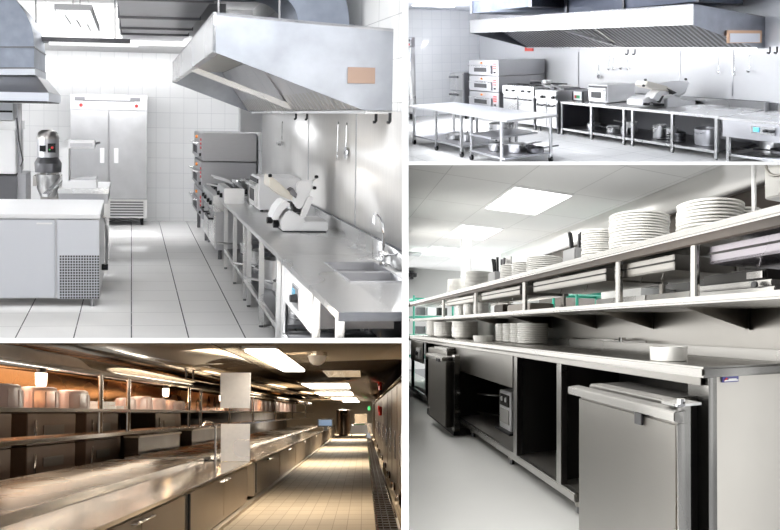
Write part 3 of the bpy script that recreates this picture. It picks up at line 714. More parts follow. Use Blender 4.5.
# =================================================================== KITCHEN TWO (upper right)
use(R2)
TL2 = tiles('left_wall_tile', (.91, .92, .94), (.74, .76, .80), (.30, .25), 'xz', .014, .15)
FL2 = tiles('cream_floor_tile', (.84, .835, .82), (.35, .35, .34), (.6, .6), 'xy', .006, .14)
WS2 = steel('pale_wall_sheet', (.93, .935, .95), .25, (3, 3, 3), .02, .06, metal=.2)
W2 = 9.05
struct('floor', MB().box(-2, W2 + .1, 3.0, 15.7, -.1, 0), FL2)
struct('wall_left', MB().box(-2, W2 + .15, 15.62, 15.75, 0, 3.3), TL2)
struct('wall_back', MB().box(W2, W2 + .15, 2.0, 15.62, 0, 3.3), WS2)
struct('ceiling', MB().box(-2, W2 + .1, 3.0, 15.7, 3.02, 3.15), paint('blue_white_ceiling', (.74, .76, .82), .8))
for b, h in ((5.35, 'nearest the right edge'), (6.5, 'right of the slicer'), (7.75, 'left of the slicer'), (10.9, 'beside the range')):
    solo('panel_seam', MB().box(W2 - .008, W2, b - .012, b + .012, .9, 1.75), STS, 'thin upright joint in the pale back wall sheet, ' + h, 'joint strip', 'joints of the pale back wall')
for (x, y) in ((4.5, 5.0), (4.5, 9.0), (5.0, 13.0)):
    lamp('ceiling_or_fill_lamp', (x, y, 2.98), 2.0, 200, (.95, .97, 1), h=3)
partition_fill('side_fill', 410, 70, 15, 42, 1.4, 450, 'right', (.95, .97, 1))  # added fill along the partition to brighten the back wall
lamp('ceiling_or_fill_lamp', (6.5, 12.0, 2.95), 2.5, 700, (.95, .97, 1), h=1, aim=(7.3, 15.6, 1.2))  # added lamp aimed to brighten the left wall, no fixture there
lamp('hood_lamp', (8.0, 7.5, 2.38), .4, 90, (1, .96, .88), h=3)
lamp('hood_lamp', (8.0, 11.0, 2.38), .4, 90, (1, .96, .88), h=3)

# counter run
c = counter('long low steel counter with open shelf along the pale back wall', 7.65, W2, 5.74, 9.84, .712, (9.79, 8.84, 7.91, 7.68, 6.72, 5.80), .145, .835, lip=.045, leg_r=.026)
part('shade_panel', MB().box(W2 - .3, W2 - .28, 5.74, 9.84, .03, .66), paint('shade_grey', (.16, .16, .175), .5), c)  # grey sheet painted as the shade behind the shelf
part('upper_worktop', MB().box(8.6, W2, 9.84, 12.0, .67, .712), ST, c)
t = thing('control_counter', (8.3, 4.7, 0), 'steel counter with thermostat apron at the right edge', 'counter')
part('worktop', MB().box(7.64, W2, 3.4, 5.735, .66, .70), ST, t, bev=.005)
part('backsplash', MB().box(W2 - .02, W2, 3.4, 5.735, .70, .835), ST, t)
ap = part('apron', MB().box(7.64, 7.67, 3.4, 5.66, .40, .66), STS, t)
cp = part('control_plate', MB().box(7.625, 7.64, 4.74, 5.14, .50, .62), ST, ap)
part('display', MB().box(7.618, 7.626, 5.0, 5.1, .53, .60), paint('sky_display', (.15, .5, .72), .2), cp)
for b in (4.9, 4.8): part('knob', MB().lathe([(.001, -.04), (.022, -.04), (.026, 0), (.001, 0)], (7.626, b, .56), 14, 'x'), BLK, cp)
for b in (5.58, 4.0): part('leg', MB().box(7.66, 7.71, b - .026, b + .026, 0, .66), ST, t)
part('lower_shelf', MB().box(7.68, W2 - .05, 3.5, 5.6, .10, .135), ST, t)
solo('table_gap_strip', MB().box(8.9, W2, 5.730, 5.742, .66, .84), GRY, 'grey narrow gap between the two steel worktops at the right', 'gap strip')

# pots and pans on the shelf
Z = .147
pan('stock_pot', (8.08, 6.30, Z), .215, .27, 'large grey stock pot on the open shelf under the slicer', loops=True, mat=STS)
pan('stock_pot', (8.05, 7.36, Z), .13, .24, 'tall white-rimmed pot on the shelf just right of the double leg', loops=True)
pan('container', (8.0, 7.02, Z), .10, .22, 'steel container on the shelf between the tall pot and the flat pans', cat='container')
for k, h in enumerate(('lowest', 'middle', 'topmost')):
    pan('frying_pan', (7.98, 6.88 - .0 * k, Z + .055 * k), .15, .05, 'dark flat pan in the stack left of the large stock pot, ' + h, handle=2.8 + .3 * k, mat=STD, cat='pan', group='stacked flat pans')
pan('saucepan', (7.98, 8.15, Z), .12, .13, 'saucepan on the shelf left of the double leg', handle=2.6)
pan('saucepan', (7.92, 8.48, Z), .13, .13, 'wide saucepan with long handle on the shelf beside the middle leg', handle=2.2)
pan('saucepan', (8.25, 8.3, Z + .0), .12, .2, 'steel pot with raised handle at the rear of the shelf left of the double leg', handle=2.0)
pan('saucepan', (8.0, 9.15, Z), .14, .11, 'shallow white-handled saucepan at the far end of the shelf', handle=1.0, lid=True)
pan('frying_pan', (8.3, 5.0, .137), .2, .05, 'black frying pan with pale handle on the shelf under the control counter', handle=2.3, mat=STD, cat='pan')
pan('stock_pot', (8.5, 5.35, .137), .18, .13, 'shallow steel pot under the control counter behind the frying pan')

# slicer, microwave, toaster
t = thing('meat_slicer', (8.4, 7.3, .714), 'white meat slicer with outspread carriage on the long low counter before the pale wall', 'meat slicer')
V = lambda pts, b=7.27: tr(pts, 640, 70, 7.8, b=b)
CRT = bpy.data.materials['cream_tray']
part('base', MB().prism(V([(212, 290), (215, 225), (260, 195), (318, 215), (330, 235), (435, 240), (435, 285)]), 7.27, 7.62, 'y'), WHT, t, bev=.012)
part('motor_housing', MB().prism(V([(45, 280), (42, 240), (75, 215), (150, 205), (215, 225), (212, 290), (150, 285)]), 7.34, 7.75, 'y'), WHT, t, bev=.012)
part('carriage_arm', MB().prism(V([(95, 225), (125, 180), (185, 140), (235, 165), (215, 195), (170, 200), (140, 245)]), 7.25, 7.5, 'y'), WHT, t, bev=.012)
part('carriage', MB().prism(V([(30, 118), (45, 85), (130, 108), (195, 125), (250, 165), (215, 168), (160, 158), (60, 140)]), 7.22, 7.5, 'y'), CRT, t, bev=.008)
part('product_fence', MB().prism(V([(130, 108), (240, 88), (372, 88), (375, 110), (345, 165), (300, 195), (255, 180), (195, 125)]), 7.24, 7.34, 'y'), WHT, t, bev=.012)
part('blade_guard', MB().prism(V([(265, 205), (300, 212), (350, 180), (372, 120), (345, 165), (300, 192)]), 7.26, 7.6, 'y'), ST, t)
part('blade_slot', MB().prism(V([(190, 140), (255, 168), (270, 178), (235, 190), (215, 172)]), 7.21, 7.3, 'y'), BLK, t)
part('shadow_gap', MB().prism(V([(140, 250), (165, 205), (178, 200), (150, 255)]), 7.24, 7.3, 'y'), BLK, t)
part('control_strip', MB().prism(V([(48, 278), (48, 256), (208, 264), (208, 288)]), 7.325, 7.36, 'y'), BLK, t)
part('dial', MB().prism(V([(85, 275), (85, 250), (110, 250), (110, 275)]), 7.30, 7.33, 'y'), CHR, t)
for kx, ky in ((38, 76), (24, 122), (353, 72)):
    c_ = V([(kx, ky)])[0]
    part('knob', MB().lathe([(.001, -.02), (.02, -.02), (.024, 0), (.02, .02), (.001, .02)], (c_[0], 7.26, c_[1]), 12, 'y'), BLK, t)
part('rear_foot', MB().prism(V([(435, 275), (435, 240), (462, 240), (462, 275)]), 7.3, 7.5, 'y'), BLK, t)
countertop_oven(7.9, 8.68, 8.62, 9.2, .714, .37, 'white microwave-like countertop oven at the middle of the long low counter')
t = thing('toaster', (8.0, 9.5, .714), 'small dark toaster with white front plate and green light', 'toaster')
part('body', MB().box(7.9, 8.2, 9.38, 9.75, .714, .93), STD, t, bev=.01)
fp = part('front_plate', MB().box(7.88, 7.9, 9.4, 9.66, .74, .92), WHT, t)
part('light', MB().box(7.872, 7.88, 9.46, 9.56, .78, .84), paint('green_light', (.05, .4, .15), .3), fp)
part('switch', MB().box(7.872, 7.88, 9.57, 9.62, .78, .84), RED, fp)

# double-door cabinet, range, ovens
t = thing('fryer_cabinet', (8.2, 10.25, 0), 'white-steel twin fryer cabinet between the range and the counter', 'fryer')
part('body', MB().box(7.62, 8.6, 9.87, 10.66, .12, .93), STS, t, bev=.006)
for b0, b1 in ((9.89, 10.25), (10.27, 10.64)):
    d = part('door', MB().box(7.6, 7.62, b0, b1, .14, .68), ST, t, bev=.004)
    part('handle', MB().tube([(7.6, b0 + .06, .62), (7.55, b0 + .08, .60), (7.55, b1 - .08, .60), (7.6, b1 - .06, .62)], .016), BLK, d)
cp = part('control_panel', MB().box(7.58, 7.62, 9.88, 10.65, .73, .92), ST, t, bev=.004)
for b in (9.98, 10.38): part('knob', MB().lathe([(.001, -.05), (.03, -.05), (.036, 0), (.001, 0)], (7.58, b, .79), 14, 'x'), BLK, cp)
part('well', MB().box(7.75, 8.5, 9.93, 10.6, .925, .936), DRK, t)
for b in (10.08, 10.42):
    f = part('basket', MB().box(7.85, 8.3, b - .12, b + .12, .93, .98), STD, t)
    part('handle', MB().tube([(7.85, b, .97), (7.75, b, 1.0), (7.6, b, 1.06)], .014), WHT, f)
for b in (9.93, 10.6): part('leg', MB().cyl((7.68, b, 0), (7.68, b, .12), .025), STD, t)
gas_range(7.62, 8.7, 10.72, 12.02, .985, 'steel range with dark grates between the deck oven and the fryer cabinet')
pan('saucepan', (8.3, 11.2, 1.015), .12, .08, 'low pan standing on the range beside the deck oven', handle=2.5)
deck_oven(7.6, 8.98, 12.18, 13.64, .39, 1.595, 3, 'three-deck steel oven with black windows and red switches at the left of the run')
t = thing('proofing_oven', (8.0, 14.3, 0), 'small steel cabinet oven with two dark handles left of the deck oven', 'oven')
part('body', MB().box(7.6, 8.7, 13.95, 14.74, .1, 1.25), STS, t, bev=.008)
for z0, z1 in ((.14, .74), (.78, 1.22)):
    d = part('door', MB().box(7.57, 7.6, 13.98, 14.71, z0, z1), ST, t, bev=.005)
    part('handle', MB().box(7.52, 7.57, 14.2, 14.66, z1 - .12, z1 - .07), STD, d)
for a in (7.68, 8.6):
    for b in (14.02, 14.66): part('foot', MB().cyl((a, b, 0), (a, b, .1), .03), BLK, t)
t = thing('upright_refrigerator', (6.2, 15.3, 0), 'steel upright refrigerator cut by the left edge of the tiled wall', 'refrigerator')
part('cabinet', MB().box(5.4, 6.70, 15.03, 15.6, .15, 2.23), STS, t, bev=.01)
part('door', MB().box(5.42, 6.69, 14.98, 15.03, .2, 1.95), ST, t, bev=.008)
hp = part('header_panel', MB().box(5.42, 6.69, 14.99, 15.03, 1.97, 2.22), STS, t)
part('indicator', MB().box(6.3, 6.55, 14.97, 14.99, 2.1, 2.17), STD, hp)
part('lock', MB().cyl((6.5, 14.99, 2.03), (6.5, 14.96, 2.03), .035), RED, hp)
for a in (5.6, 6.6): part('foot', MB().cyl((a, 15.1, 0), (a, 15.1, .16), .04), BLK, t)

# tables on castors
def work_table(label, a0, a1, b0, b1, z, legs_front, legs_back, shelves, group=None):
    t = thing('work_table', ((a0 + a1) / 2, (b0 + b1) / 2, 0), label, 'table')
    part('tabletop', MB().box(a0, a1, b0, b1, z - .035, z), PTOP, t, bev=.005)
    for a, bs in ((a0 + .05, legs_front), (a1 - .08, legs_back)):
        for b in bs:
            l = part('leg', MB().cyl((a, b, .1), (a, b, z - .035), .028, n=14), ST, t)
            part('castor', MB().lathe([(.001, -.02), (.045, -.02), (.05, 0), (.045, .02), (.001, .02)], (a, b, .05), 16, 'x'), BLK, l)
            part('fork', MB().box(a - .03, a + .03, b - .02, b + .02, .07, .12), STS, l)
    for i, (zz, bb0, bb1) in enumerate(shelves):
        part('shelf', MB().box(a0 + .03, a1 - .05, bb0, bb1, zz - .03, zz), STS, t)
    return t
PTOP = steel('table_top_steel', (.70, .70, .70), .3, (3, 3, 3), .03, .05)
work_table('long castored steel table at the left, standing behind the other', 4.74, 5.72, 8.80, 10.93, .77, (10.83, 9.86, 8.90), (10.8, 9.86, 8.95), ((.195, 8.9, 10.83),))
work_table('castored steel table with two shelves at the front, nearest the camera', 4.74, 5.72, 7.40, 8.795, .77, (8.56, 7.62), (8.5, 7.50), ((.175, 7.5, 8.6), (.45, 7.9, 8.6)))
pan('frying_pan', (5.1, 9.75, .197), .17, .08, 'wide frying pan on the lower shelf of the long castored table', handle=-1.0, cat='pan')
pan('saucepan', (5.15, 9.35, .197), .13, .12, 'lidded saucepan on the lower shelf of the long castored table', lid=True, handle=-.6)
pan('frying_pan', (5.35, 10.1, .197), .16, .05, 'second pan with raised handle at the rear of the lower shelf of the long table', handle=1.5, cat='pan')
pan('stock_pot', (5.5, 8.75, .197), .22, .34, 'big steel stock pot between the two castored tables', loops=True)
pan('saucepan', (5.05, 8.2, .177), .12, .12, 'lidded pot at the left of the lower shelf of the front table', lid=True, loops=True)
pan('saucepan', (5.2, 7.82, .177), .14, .14, 'bright saucepan in the middle of the lower shelf of the front table', handle=-.5)
pan('frying_pan', (5.42, 7.62, .177), .14, .07, "dark pan, long pale handle, right end of the front table's lower shelf", handle=-.3, mat=STD, cat='pan')
pan('frying_pan', (5.5, 7.95, .177), .13, .05, 'dark pan lying behind the bright saucepan on the front table shelf', handle=.6, mat=STD, cat='pan')

# hood with slight rise to its far end
t = thing('hood_reflection', (8.5, 5.84, 1.9), 'painted reflection, pale with an orange border, on the near end of the long hood', 'plate')  # orange reflection built as a flat two-colour plate
part('border', MB().box(7.95, 8.92, 5.825, 5.835, 1.86, 2.07), paint('reflection_border', (.74, .47, .30), .6), t)
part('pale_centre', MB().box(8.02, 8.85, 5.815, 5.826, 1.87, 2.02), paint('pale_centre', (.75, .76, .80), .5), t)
hd2 = hood('long steel extraction hood with slotted filters over the low counter', 7.14, W2, 5.85, 12.78, 2.15, 2.47, 1.77, 2.31, (9.2,), filt=.9, arear=8.85, fa=7.75, slots=7, rise=.016)
for px, lab in ((628, 'left hook of the pair under the middle of the long hood'), (635, 'right hook of the pair under the middle of the long hood'), (770, 'left hook of the pair under the right end of the long hood'), (777, 'right hook of the pair under the right end of the long hood')):
    p = R2.at(px, 52, a=8.85)
    solo('utensil_hook', MB().tube([(8.85, p.y, 1.79), (8.85, p.y, 1.70), (8.82, p.y, 1.68), (8.77, p.y, 1.69)], .016), BLK, lab, 'hook')
for px, py, k, nm, L, lab in ((599, 65, 'skimmer', 'skimmer', .30, 'round skimmer hanging on the pale wall at the far left of the row'),
                              (610, 56, 'ladle', 'ladle', .33, 'long ladle hanging on the pale wall beside the round skimmer'),
                              (614, 58, 'spoon', 'serving_spoon', .28, 'serving spoon hanging right of the long ladle'),
                              (622, 58, 'ladle', 'ladle', .26, 'short ladle hanging left of the middle hooks'),
                              (628, 60, 'spoon', 'serving_spoon', .22, 'small spoon hanging straight below the middle hooks'),
                              (719, 56, 'spoon', 'turner', .35, 'turner hanging on the pale wall left of the whisk'),
                              (735, 56, 'whisk', 'whisk', .36, 'wire whisk hanging on the pale wall at the right'),
                              (750, 56, 'ladle', 'ladle', .3, 'ladle hanging right of the whisk near the right edge')):
    p = R2.at(px, py, a=W2 - .05)
    utensil(nm, (W2 - .05, p.y, p.z), k, lab, L)
p0, p1 = R2.at(525, 47, a=W2 - .02), R2.at(533, 51, a=W2 - .02)
solo('fire_sign', MB().box(W2 - .03, W2 - .002, p1.y, p0.y, p1.z, p0.z), paint('red_sign', (.75, .07, .05), .5), 'small red sign on the wall under the left end of the long hood', 'sign')

# ducts over the hood
t = thing('roof_duct', (8.0, 13.5, 2.7), 'pale galvanised duct crossing above the left end of the long hood', 'duct')
q0, q1 = R2.at(471, 8, b=12.2), R2.at(545, 8, b=12.2)
part('casing', MB().box(7.0, 8.9, 9.9, 12.45, 2.72, 3.0), GAL, t)
part('flange', MB().box(6.97, 8.93, 12.35, 12.45, 2.70, 3.02), STS, t)
part('flange', MB().box(6.97, 8.93, 9.9, 10.0, 2.70, 3.02), STS, t)
t = thing('plenum_duct', (8.0, 8, 2.6), 'dark blue-grey duct running above the right half of the long hood', 'duct')
part('casing', MB().box(7.75, 8.9, 6.2, 9.8, 2.56, 3.0), GRYB, t) if 'GRYB' in globals() else part('casing', MB().box(7.75, 8.9, 6.2, 9.8, 2.56, 3.0), paint('blue_grey_duct', (.16, .18, .24), .45, .5, var=.15), t)
for b in (6.25, 8.0, 9.7): part('flange', MB().box(7.72, 8.93, b - .03, b + .03, 2.54, 3.01), STD, t)
t = thing('strip_light', (5.9, 15.0, 2.9), 'slim dark strip light hanging near the tiled wall at the upper left', 'ceiling light')
p0, p1 = R2.at(405, 3.5, b=14.2), R2.at(459, 6, b=14.2)
part('housing', MB().box(p0.x, p1.x, 14.15, 14.25, p0.z - .03, p0.z + .03), STD, t)
part('tube', MB().box(p0.x + .2, p1.x - .15, 14.17, 14.23, p0.z - .055, p0.z - .03), LAMPW, t)
part('rod', MB().cyl((p1.x - .5, 14.2, p0.z + .03), (p1.x - .5, 14.2, 3.02), .015), GRY, t)

# =================================================================== KITCHEN THREE (lower left, the warm galley)
use(R3)
BEI = tiles('beige_quarry_tile', (.43, .345, .245), (.22, .17, .115), (.25, .45), 'xy', .022, .7, (.2, 0), var=.06, spec=.1)
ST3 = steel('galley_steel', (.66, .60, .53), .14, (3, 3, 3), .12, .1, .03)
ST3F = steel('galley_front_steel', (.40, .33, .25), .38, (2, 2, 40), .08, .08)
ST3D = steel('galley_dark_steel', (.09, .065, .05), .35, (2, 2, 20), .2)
COP = steel('copper_sheet', (.62, .30, .13), .28, (2, 10, 2), .18, .1, .03)
CEI3 = steel('mirror_ceiling_sheet', (.55, .47, .37), .2, (2, 2, 2), .06, .04, metal=.75)
BLK3 = paint('soot_black', (.015, .012, .01), .5)
LMP3 = glow('warm_tube', (1, .93, .80), 9)
HEAT = glow('heat_lamp_glass', (1, .80, .62), 5)
PNK = paint('frosted_pink_plastic', (.80, .60, .54), .3); PNK.node_tree.nodes['Principled BSDF'].inputs['Transmission Weight'].default_value = .35
Z3 = 3.1
struct('floor', MB().box(-9, .22, 4.0, 52, -.1, 0), BEI)
struct('floor_strip', MB().box(.62, 1.0, 4.0, 52, -.1, 0), BEI)
struct('ceiling', MB().box(-9, 1.0, 3.4, 52, Z3, Z3 + .1), CEI3)
solo('ceiling_sheet', MB().box(-8, -2.45, 3.4, 44, Z3 - .02, Z3 - .002), steel('polished_sheet', (.60, .54, .46), .09, (2, 2, 2), .05, .02), 'polished steel ceiling sheet over the pass, mirroring the tubs', 'ceiling sheet')
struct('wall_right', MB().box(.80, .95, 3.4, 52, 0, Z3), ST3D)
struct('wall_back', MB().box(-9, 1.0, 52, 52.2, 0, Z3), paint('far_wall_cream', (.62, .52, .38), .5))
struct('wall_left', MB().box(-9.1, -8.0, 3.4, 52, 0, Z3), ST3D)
struct('baseboard_left', MB().box(-2.53, -2.42, 4.0, 44, 0, .06), ST3F)

# lamps
def tube_light(label, a0, a1, b0, b1, group='ceiling lights of the galley'):
    t = thing('overhead_light_or_fill', ((a0 + a1) / 2, (b0 + b1) / 2, Z3 - .09), label, 'ceiling light', group)
    part('housing', MB().box(a0, a1, b0, b1, Z3 - .05, Z3), ST3, t)
    part('diffuser', MB().box(a0 + .04, a1 - .04, b0 + .04, b1 - .04, Z3 - .09, Z3 - .05), LMP3, t, bev=.01)
    return t
tube_light('large bright ceiling light nearest the camera', -2.05, -1.45, 8.4, 12.6)
tube_light('second ceiling light of the row over the aisle', -2.3, -.55, 18.2, 21.5)
tube_light('third ceiling light of the row over the aisle', -2.6, -.6, 26.0, 30)
tube_light('fourth ceiling light of the row over the aisle', -2.4, -.5, 36, 39)
tube_light('farthest ceiling light of the row over the aisle', -2.0, -.4, 45, 48)
for b, p in ((10.5, 66), (19.8, 66), (28, 85), (37.5, 230), (46, 330)):
    lamp('galley_lamp', (-1.5, b, Z3 - .12), 1.6, p, (1, .90, .76), h=5)
lamp('galley_lamp_front', (-1.6, 4.6, Z3 - .12), 1.6, 60, (1, .90, .76), h=3)
lamp('back_kitchen_lamp', (-6.2, 9.5, Z3 - .1), .8, 6, (1, .80, .58), h=5)
lamp('canopy_fill', (-4.75, 9.0, 2.61), .25, 30, (1, .74, .56), h=14)  # added lamp to brighten the tubs
lamp('shelf_fill', (-4.75, 9.0, 1.57), .2, 14, (1, .86, .70), h=14)  # added lamp to put glare on the rear worktop
t = thing('dome_light', (-.87, 9.2, 2.85), 'round dome fitting on the ceiling right of the brightest light', 'ceiling fitting')
part('base', MB().cyl((-.87, 9.3, 3.03), (-.87, 9.3, 3.1), .19, n=24), ST3, t)
part('dome', MB().lathe([(.001, 2.86), (.08, 2.875), (.14, 2.93), (.17, 3.03), (.001, 3.03)], (-.87, 9.3, 0), 24), WHT, t)
t = thing('ceiling_hatch', (-.5, 14, Z3), 'square access hatch with dark frame in the galley ceiling', 'hatch')
part('panel', MB().box(-1.1, -.1, 13.2, 15.5, Z3 - .015, Z3), ST3, t)
part('catch', MB().box(-.6, -.45, 16.2, 16.5, Z3 - .05, Z3), BLK3, t)

# aisle counters: a run of cabinets, each lifted out on its own
def cabinet(label, b0, b1, nd=2, hinge=False):
    t = thing('base_cabinet', (-2.8, (b0 + b1) / 2, 0), label, 'cabinet', 'cabinets along the galley aisle')
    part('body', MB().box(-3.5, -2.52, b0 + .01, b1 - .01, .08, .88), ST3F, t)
    L = (b1 - b0 - .06) / nd
    for i in range(nd):
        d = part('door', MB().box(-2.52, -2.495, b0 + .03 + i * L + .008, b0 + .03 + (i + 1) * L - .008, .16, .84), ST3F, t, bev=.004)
        hb = b0 + .03 + (i + 1) * L - .09 if i % 2 == 0 else b0 + .03 + i * L + .09
        part('handle', MB().tube([(-2.495, hb - .16, .79), (-2.45, hb - .15, .79), (-2.45, hb + .15, .79), (-2.495, hb + .16, .79)], .016), CHR, d)
    if hinge: part('hinge_post', MB().box(-2.50, -2.47, b0 + .005, b0 + .05, .16, .84), BLK3, t)
    return t
cabinet('cabinet at the lower left corner, nearest the camera', 4.3, 7.1)
cabinet('double cabinet in front of the near end of the worktop, with black hinge post', 7.18, 10.85, 2, True)
for i, (b0, b1) in enumerate(((11.6, 14.9), (15.0, 18.4), (18.5, 23.5), (23.7, 29), (29.2, 35), (35.2, 43))):
    cabinet(['first cabinet after the dark gap in the counter', 'second cabinet after the dark gap', 'third cabinet after the dark gap', 'fourth cabinet after the dark gap', 'fifth cabinet after the dark gap, small in the distance', 'farthest cabinet at the end of the galley counter'][i], b0, b1, 2, i == 0)
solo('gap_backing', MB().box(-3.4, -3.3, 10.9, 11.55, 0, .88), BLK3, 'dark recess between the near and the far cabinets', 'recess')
ST3R = steel('worktop_steel', (.70, .64, .57), .27, (2, 2, 2), .12, .14)
def galley_top(label, b0, b1):
    t = thing('galley_worktop', (-4, (b0 + b1) / 2, .88), label, 'worktop')
    part('front_strip', MB().box(-3.55, -2.46, b0, b1, .88, .93), ST3, t, bev=.008)
    part('lip', MB().box(-3.58, -3.50, b0, b1, .93, 1.0), ST3, t, bev=.012)
    part('rear_surface', MB().box(-5.45, -3.55, b0, b1, .93, .985), ST3R, t)
    return t
galley_top('broad polished steel worktop at the lower left, near the camera', 4.0, 11.05)
galley_top('long polished steel worktop running to the far end beyond the guard panel', 11.5, 43)
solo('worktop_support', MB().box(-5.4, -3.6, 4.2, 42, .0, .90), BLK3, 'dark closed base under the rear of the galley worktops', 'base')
# guard panels at b = 11
solo('guard_panel', MB().box(-3.11, -2.48, 10.95, 10.975, .94, 1.75), ST3G if 'ST3G' in globals() else steel('bright_guard', (.92, .90, .87), .3, (3, 3, 3), .08), 'bright upright steel guard panel standing on the worktop beside the gap', 'panel')
solo('upper_guard', MB().box(-3.13, -2.48, 10.95, 11.0, 2.09, 2.86), bpy.data.materials['bright_guard'], 'bright steel sheet hanging from the canopy above the guard panel', 'panel')
t = thing('swing_tap', (-3.3, 10.7, .93), 'chrome tap with bent spout beside the guard panel', 'tap')
part('column', MB().cyl((-3.18, 10.8, .93), (-3.18, 10.8, 1.72), .022), CHR, t)
part('spout', MB().tube([(-3.18, 10.8, 1.66), (-3.24, 10.75, 1.78), (-3.36, 10.7, 1.80), (-3.42, 10.7, 1.72)], .02), CHR, t)

# pass shelves with posts, canopy above
A3 = -4.3
def rack(label, b0, b1, posts):
    t = thing('pass_shelf', (-4.5, (b0 + b1) / 2, 1.0), label, 'shelf rack')
    part('upper_shelf', MB().box(-5.0, A3, b0, b1, 2.0, 2.055), ST3, t, bev=.01)
    part('lower_shelf', MB().box(-4.9, A3, b0, b1, 1.59, 1.65), ST3, t, bev=.01)
    for b in posts: part('post', MB().cyl((-4.42, b, 1.6), (-4.42, b, 2.64), .04, n=12), ST3, t)
    return t
rack('two-tier steel pass shelf over the near worktop, carrying pink tubs', 5.0, 12.9, (8.45, 9.45, 12.7))
rack('two-tier steel pass shelf over the far worktop, running into the distance', 13.2, 42, (13.6, 16.5, 20, 25, 31, 38))
solo('warming_canopy', MB().prism([(-5.2, 2.63), (A3, 2.63), (A3, 2.80), (-4.4, 2.86), (-5.2, 2.86)], 4.2, 42, 'x').map(lambda v: Vector((v.y, v.x, v.z))) if False else MB().prism([(-5.2, 2.63), (A3, 2.63), (A3, 2.82), (-5.2, 2.82)], 4.2, 42, 'y'), ST3, 'long steel canopy band above the pass shelves', 'canopy', bev=.01)
for b in (12.3, 12.8): solo('canopy_rod', MB().cyl((-4.35, b, 2.82), (-4.35, b, Z3), .03), ST3, 'thin rod tying the canopy band to the ceiling above the pass shelf', 'rod', 'rods above the canopy')
for b, lb in ((7.25, 'nearest the camera'), (11.8, 'over the middle tubs'), (16.4, 'beyond the guard panel'), (22, 'far down the pass')):
    t = thing('heat_lamp', (-4.65, b, 2.36), 'glowing cylindrical heat lamp hanging over the pass shelf, ' + lb, 'heat lamp')
    part('socket', MB().cyl((-4.65, b, 2.56), (-4.65, b, 2.63), .06), BLK3, t)
    part('glass', MB().lathe([(.001, 2.36), (.05, 2.37), (.07, 2.40), (.075, 2.56), (.001, 2.56)], (-4.65, b, 0), 20), HEAT, t)
    l = bpy.data.lights.new('heat_light', 'POINT'); l.energy = 16; l.color = (1, .62, .30); l.shadow_soft_size = .08
    o = bpy.data.objects.new('heat_light', l); C.objects.link(o); o.matrix_world = Matrix.Translation(R3.world((-4.65, b, 2.28)))
def tub(c, r, h, label, grp):
    x, y, z = c
    t = thing('plastic_tub', c, label, 'tub', grp)
    part('shell', MB().lathe([(r, 0), (r * .97, h * .75), (r * .9, h * .93), (r * .75, h), (.001, h), (.001, h - .008), (r * .72, h - .008), (r * .86, h * .91), (r * .94, h * .75), (r * .96, 0)], c, 28), PNK, t)
    for k in range(10):
        an = 2 * PI * k / 10; cxx, cyy = x + r * .985 * math.cos(an), y + r * .985 * math.sin(an)
        part('rib', MB().box(cxx - .008, cxx + .008, cyy - .008, cyy + .008, z + .01, z + h * .75), PNK, t)
    return t
tb = []
for i, (b, r, h) in enumerate(((6.42, .23, .30), (7.15, .25, .30), (7.98, .24, .29), (9.75, .19, .22), (10.45, .22, .27), (11.2, .20, .26), (11.85, .19, .24), (12.45, .19, .23))):
    tub((-4.62, b, 2.055), r, h, 'frosted pink upside-down tub on near shelf, ' + ['cut by the left edge', 'second from the left', 'third from the left', 'low one before the near post pair', 'first of the smaller ones beyond the posts', 'second of the smaller ones beyond the posts', 'third of the smaller ones beyond the posts', 'last of the smaller ones beyond the posts'][i], 'pink tubs on the near pass shelf')
b = 17.3
for i in range(16):
    tub((-4.62, b, 2.055), .17, .5, 'tall pink plastic cup stack on the far pass shelf', 'pink cups on the far pass shelf'); b += .62 + .06 * i

# back kitchen behind the pass: copper sheet, ovens, low benches
solo('copper_wall', MB().box(-6.6, -6.5, 5.5, 30, 2.02, 3.05), COP, 'warm copper-coloured wall sheet lit by the heat lamps behind the tubs', 'wall sheet')
for i, (b0, b1, lb) in enumerate(((7.0, 8.6, 'at the far left behind the pass'), (9.0, 10.5, 'second from the left, behind the pass'), (10.9, 12.3, 'third from the left, behind the pass'), (14.5, 16.5, 'behind the swing tap'))):
    t = thing('wall_oven', (-6.4, (b0 + b1) / 2, 0), 'dark brown steel stacked oven with black windows ' + lb, 'oven')
    for z0, z1 in ((.3, .78), (.80, 1.38), (1.40, 1.98)):
        d = part('deck', MB().box(-7.0, -6.0, b0, b1, z0, z1), OV3 if 'OV3' in globals() else paint('oven_brown_steel', (.05, .032, .022), .5, 0, .15, var=.2), t, bev=.01)
        part('window', MB().box(-6.01, -5.985, b0 + (b1 - b0) * .3, b0 + (b1 - b0) * .72, z0 + .18, z0 + .36), BLK3, d)
        part('handle', MB().cyl((-5.95, b0 + .15, z0 + .1), (-5.95, b0 + .15, z0 + .45), .02), CHR, d)
    part('plinth', MB().box(-7.0, -6.0, b0, b1, 0, .3), BLK3, t)
    OV3 = bpy.data.materials['oven_brown_steel']
for b0, b1, a0, z, lb in ((12.6, 15.5, -6.0, 1.42, 'nearer one'), (16.5, 22, -6.2, 1.46, 'farther one')):
    t = thing('back_bench', (-6, b0, 0), 'pale steel bench behind the pass shelves, ' + lb, 'bench')
    part('top', MB().box(a0, -5.6, b0, b1, z - .05, z), ST3F, t)
    part('body', MB().box(a0, -5.65, b0 + .05, b1 - .05, .1, z - .05), ST3D, t)
for i in range(5):
    solo('white_box', MB().box(-4.8, -4.55, 8.62 + .32 * (i % 3), 8.9 + .32 * (i % 3), 2.055 + .07 * (i // 3), 2.12 + .07 * (i // 3)), WHT, 'small white carton on the pass shelf between the large tubs and the posts', 'carton', 'white cartons on the pass shelf')

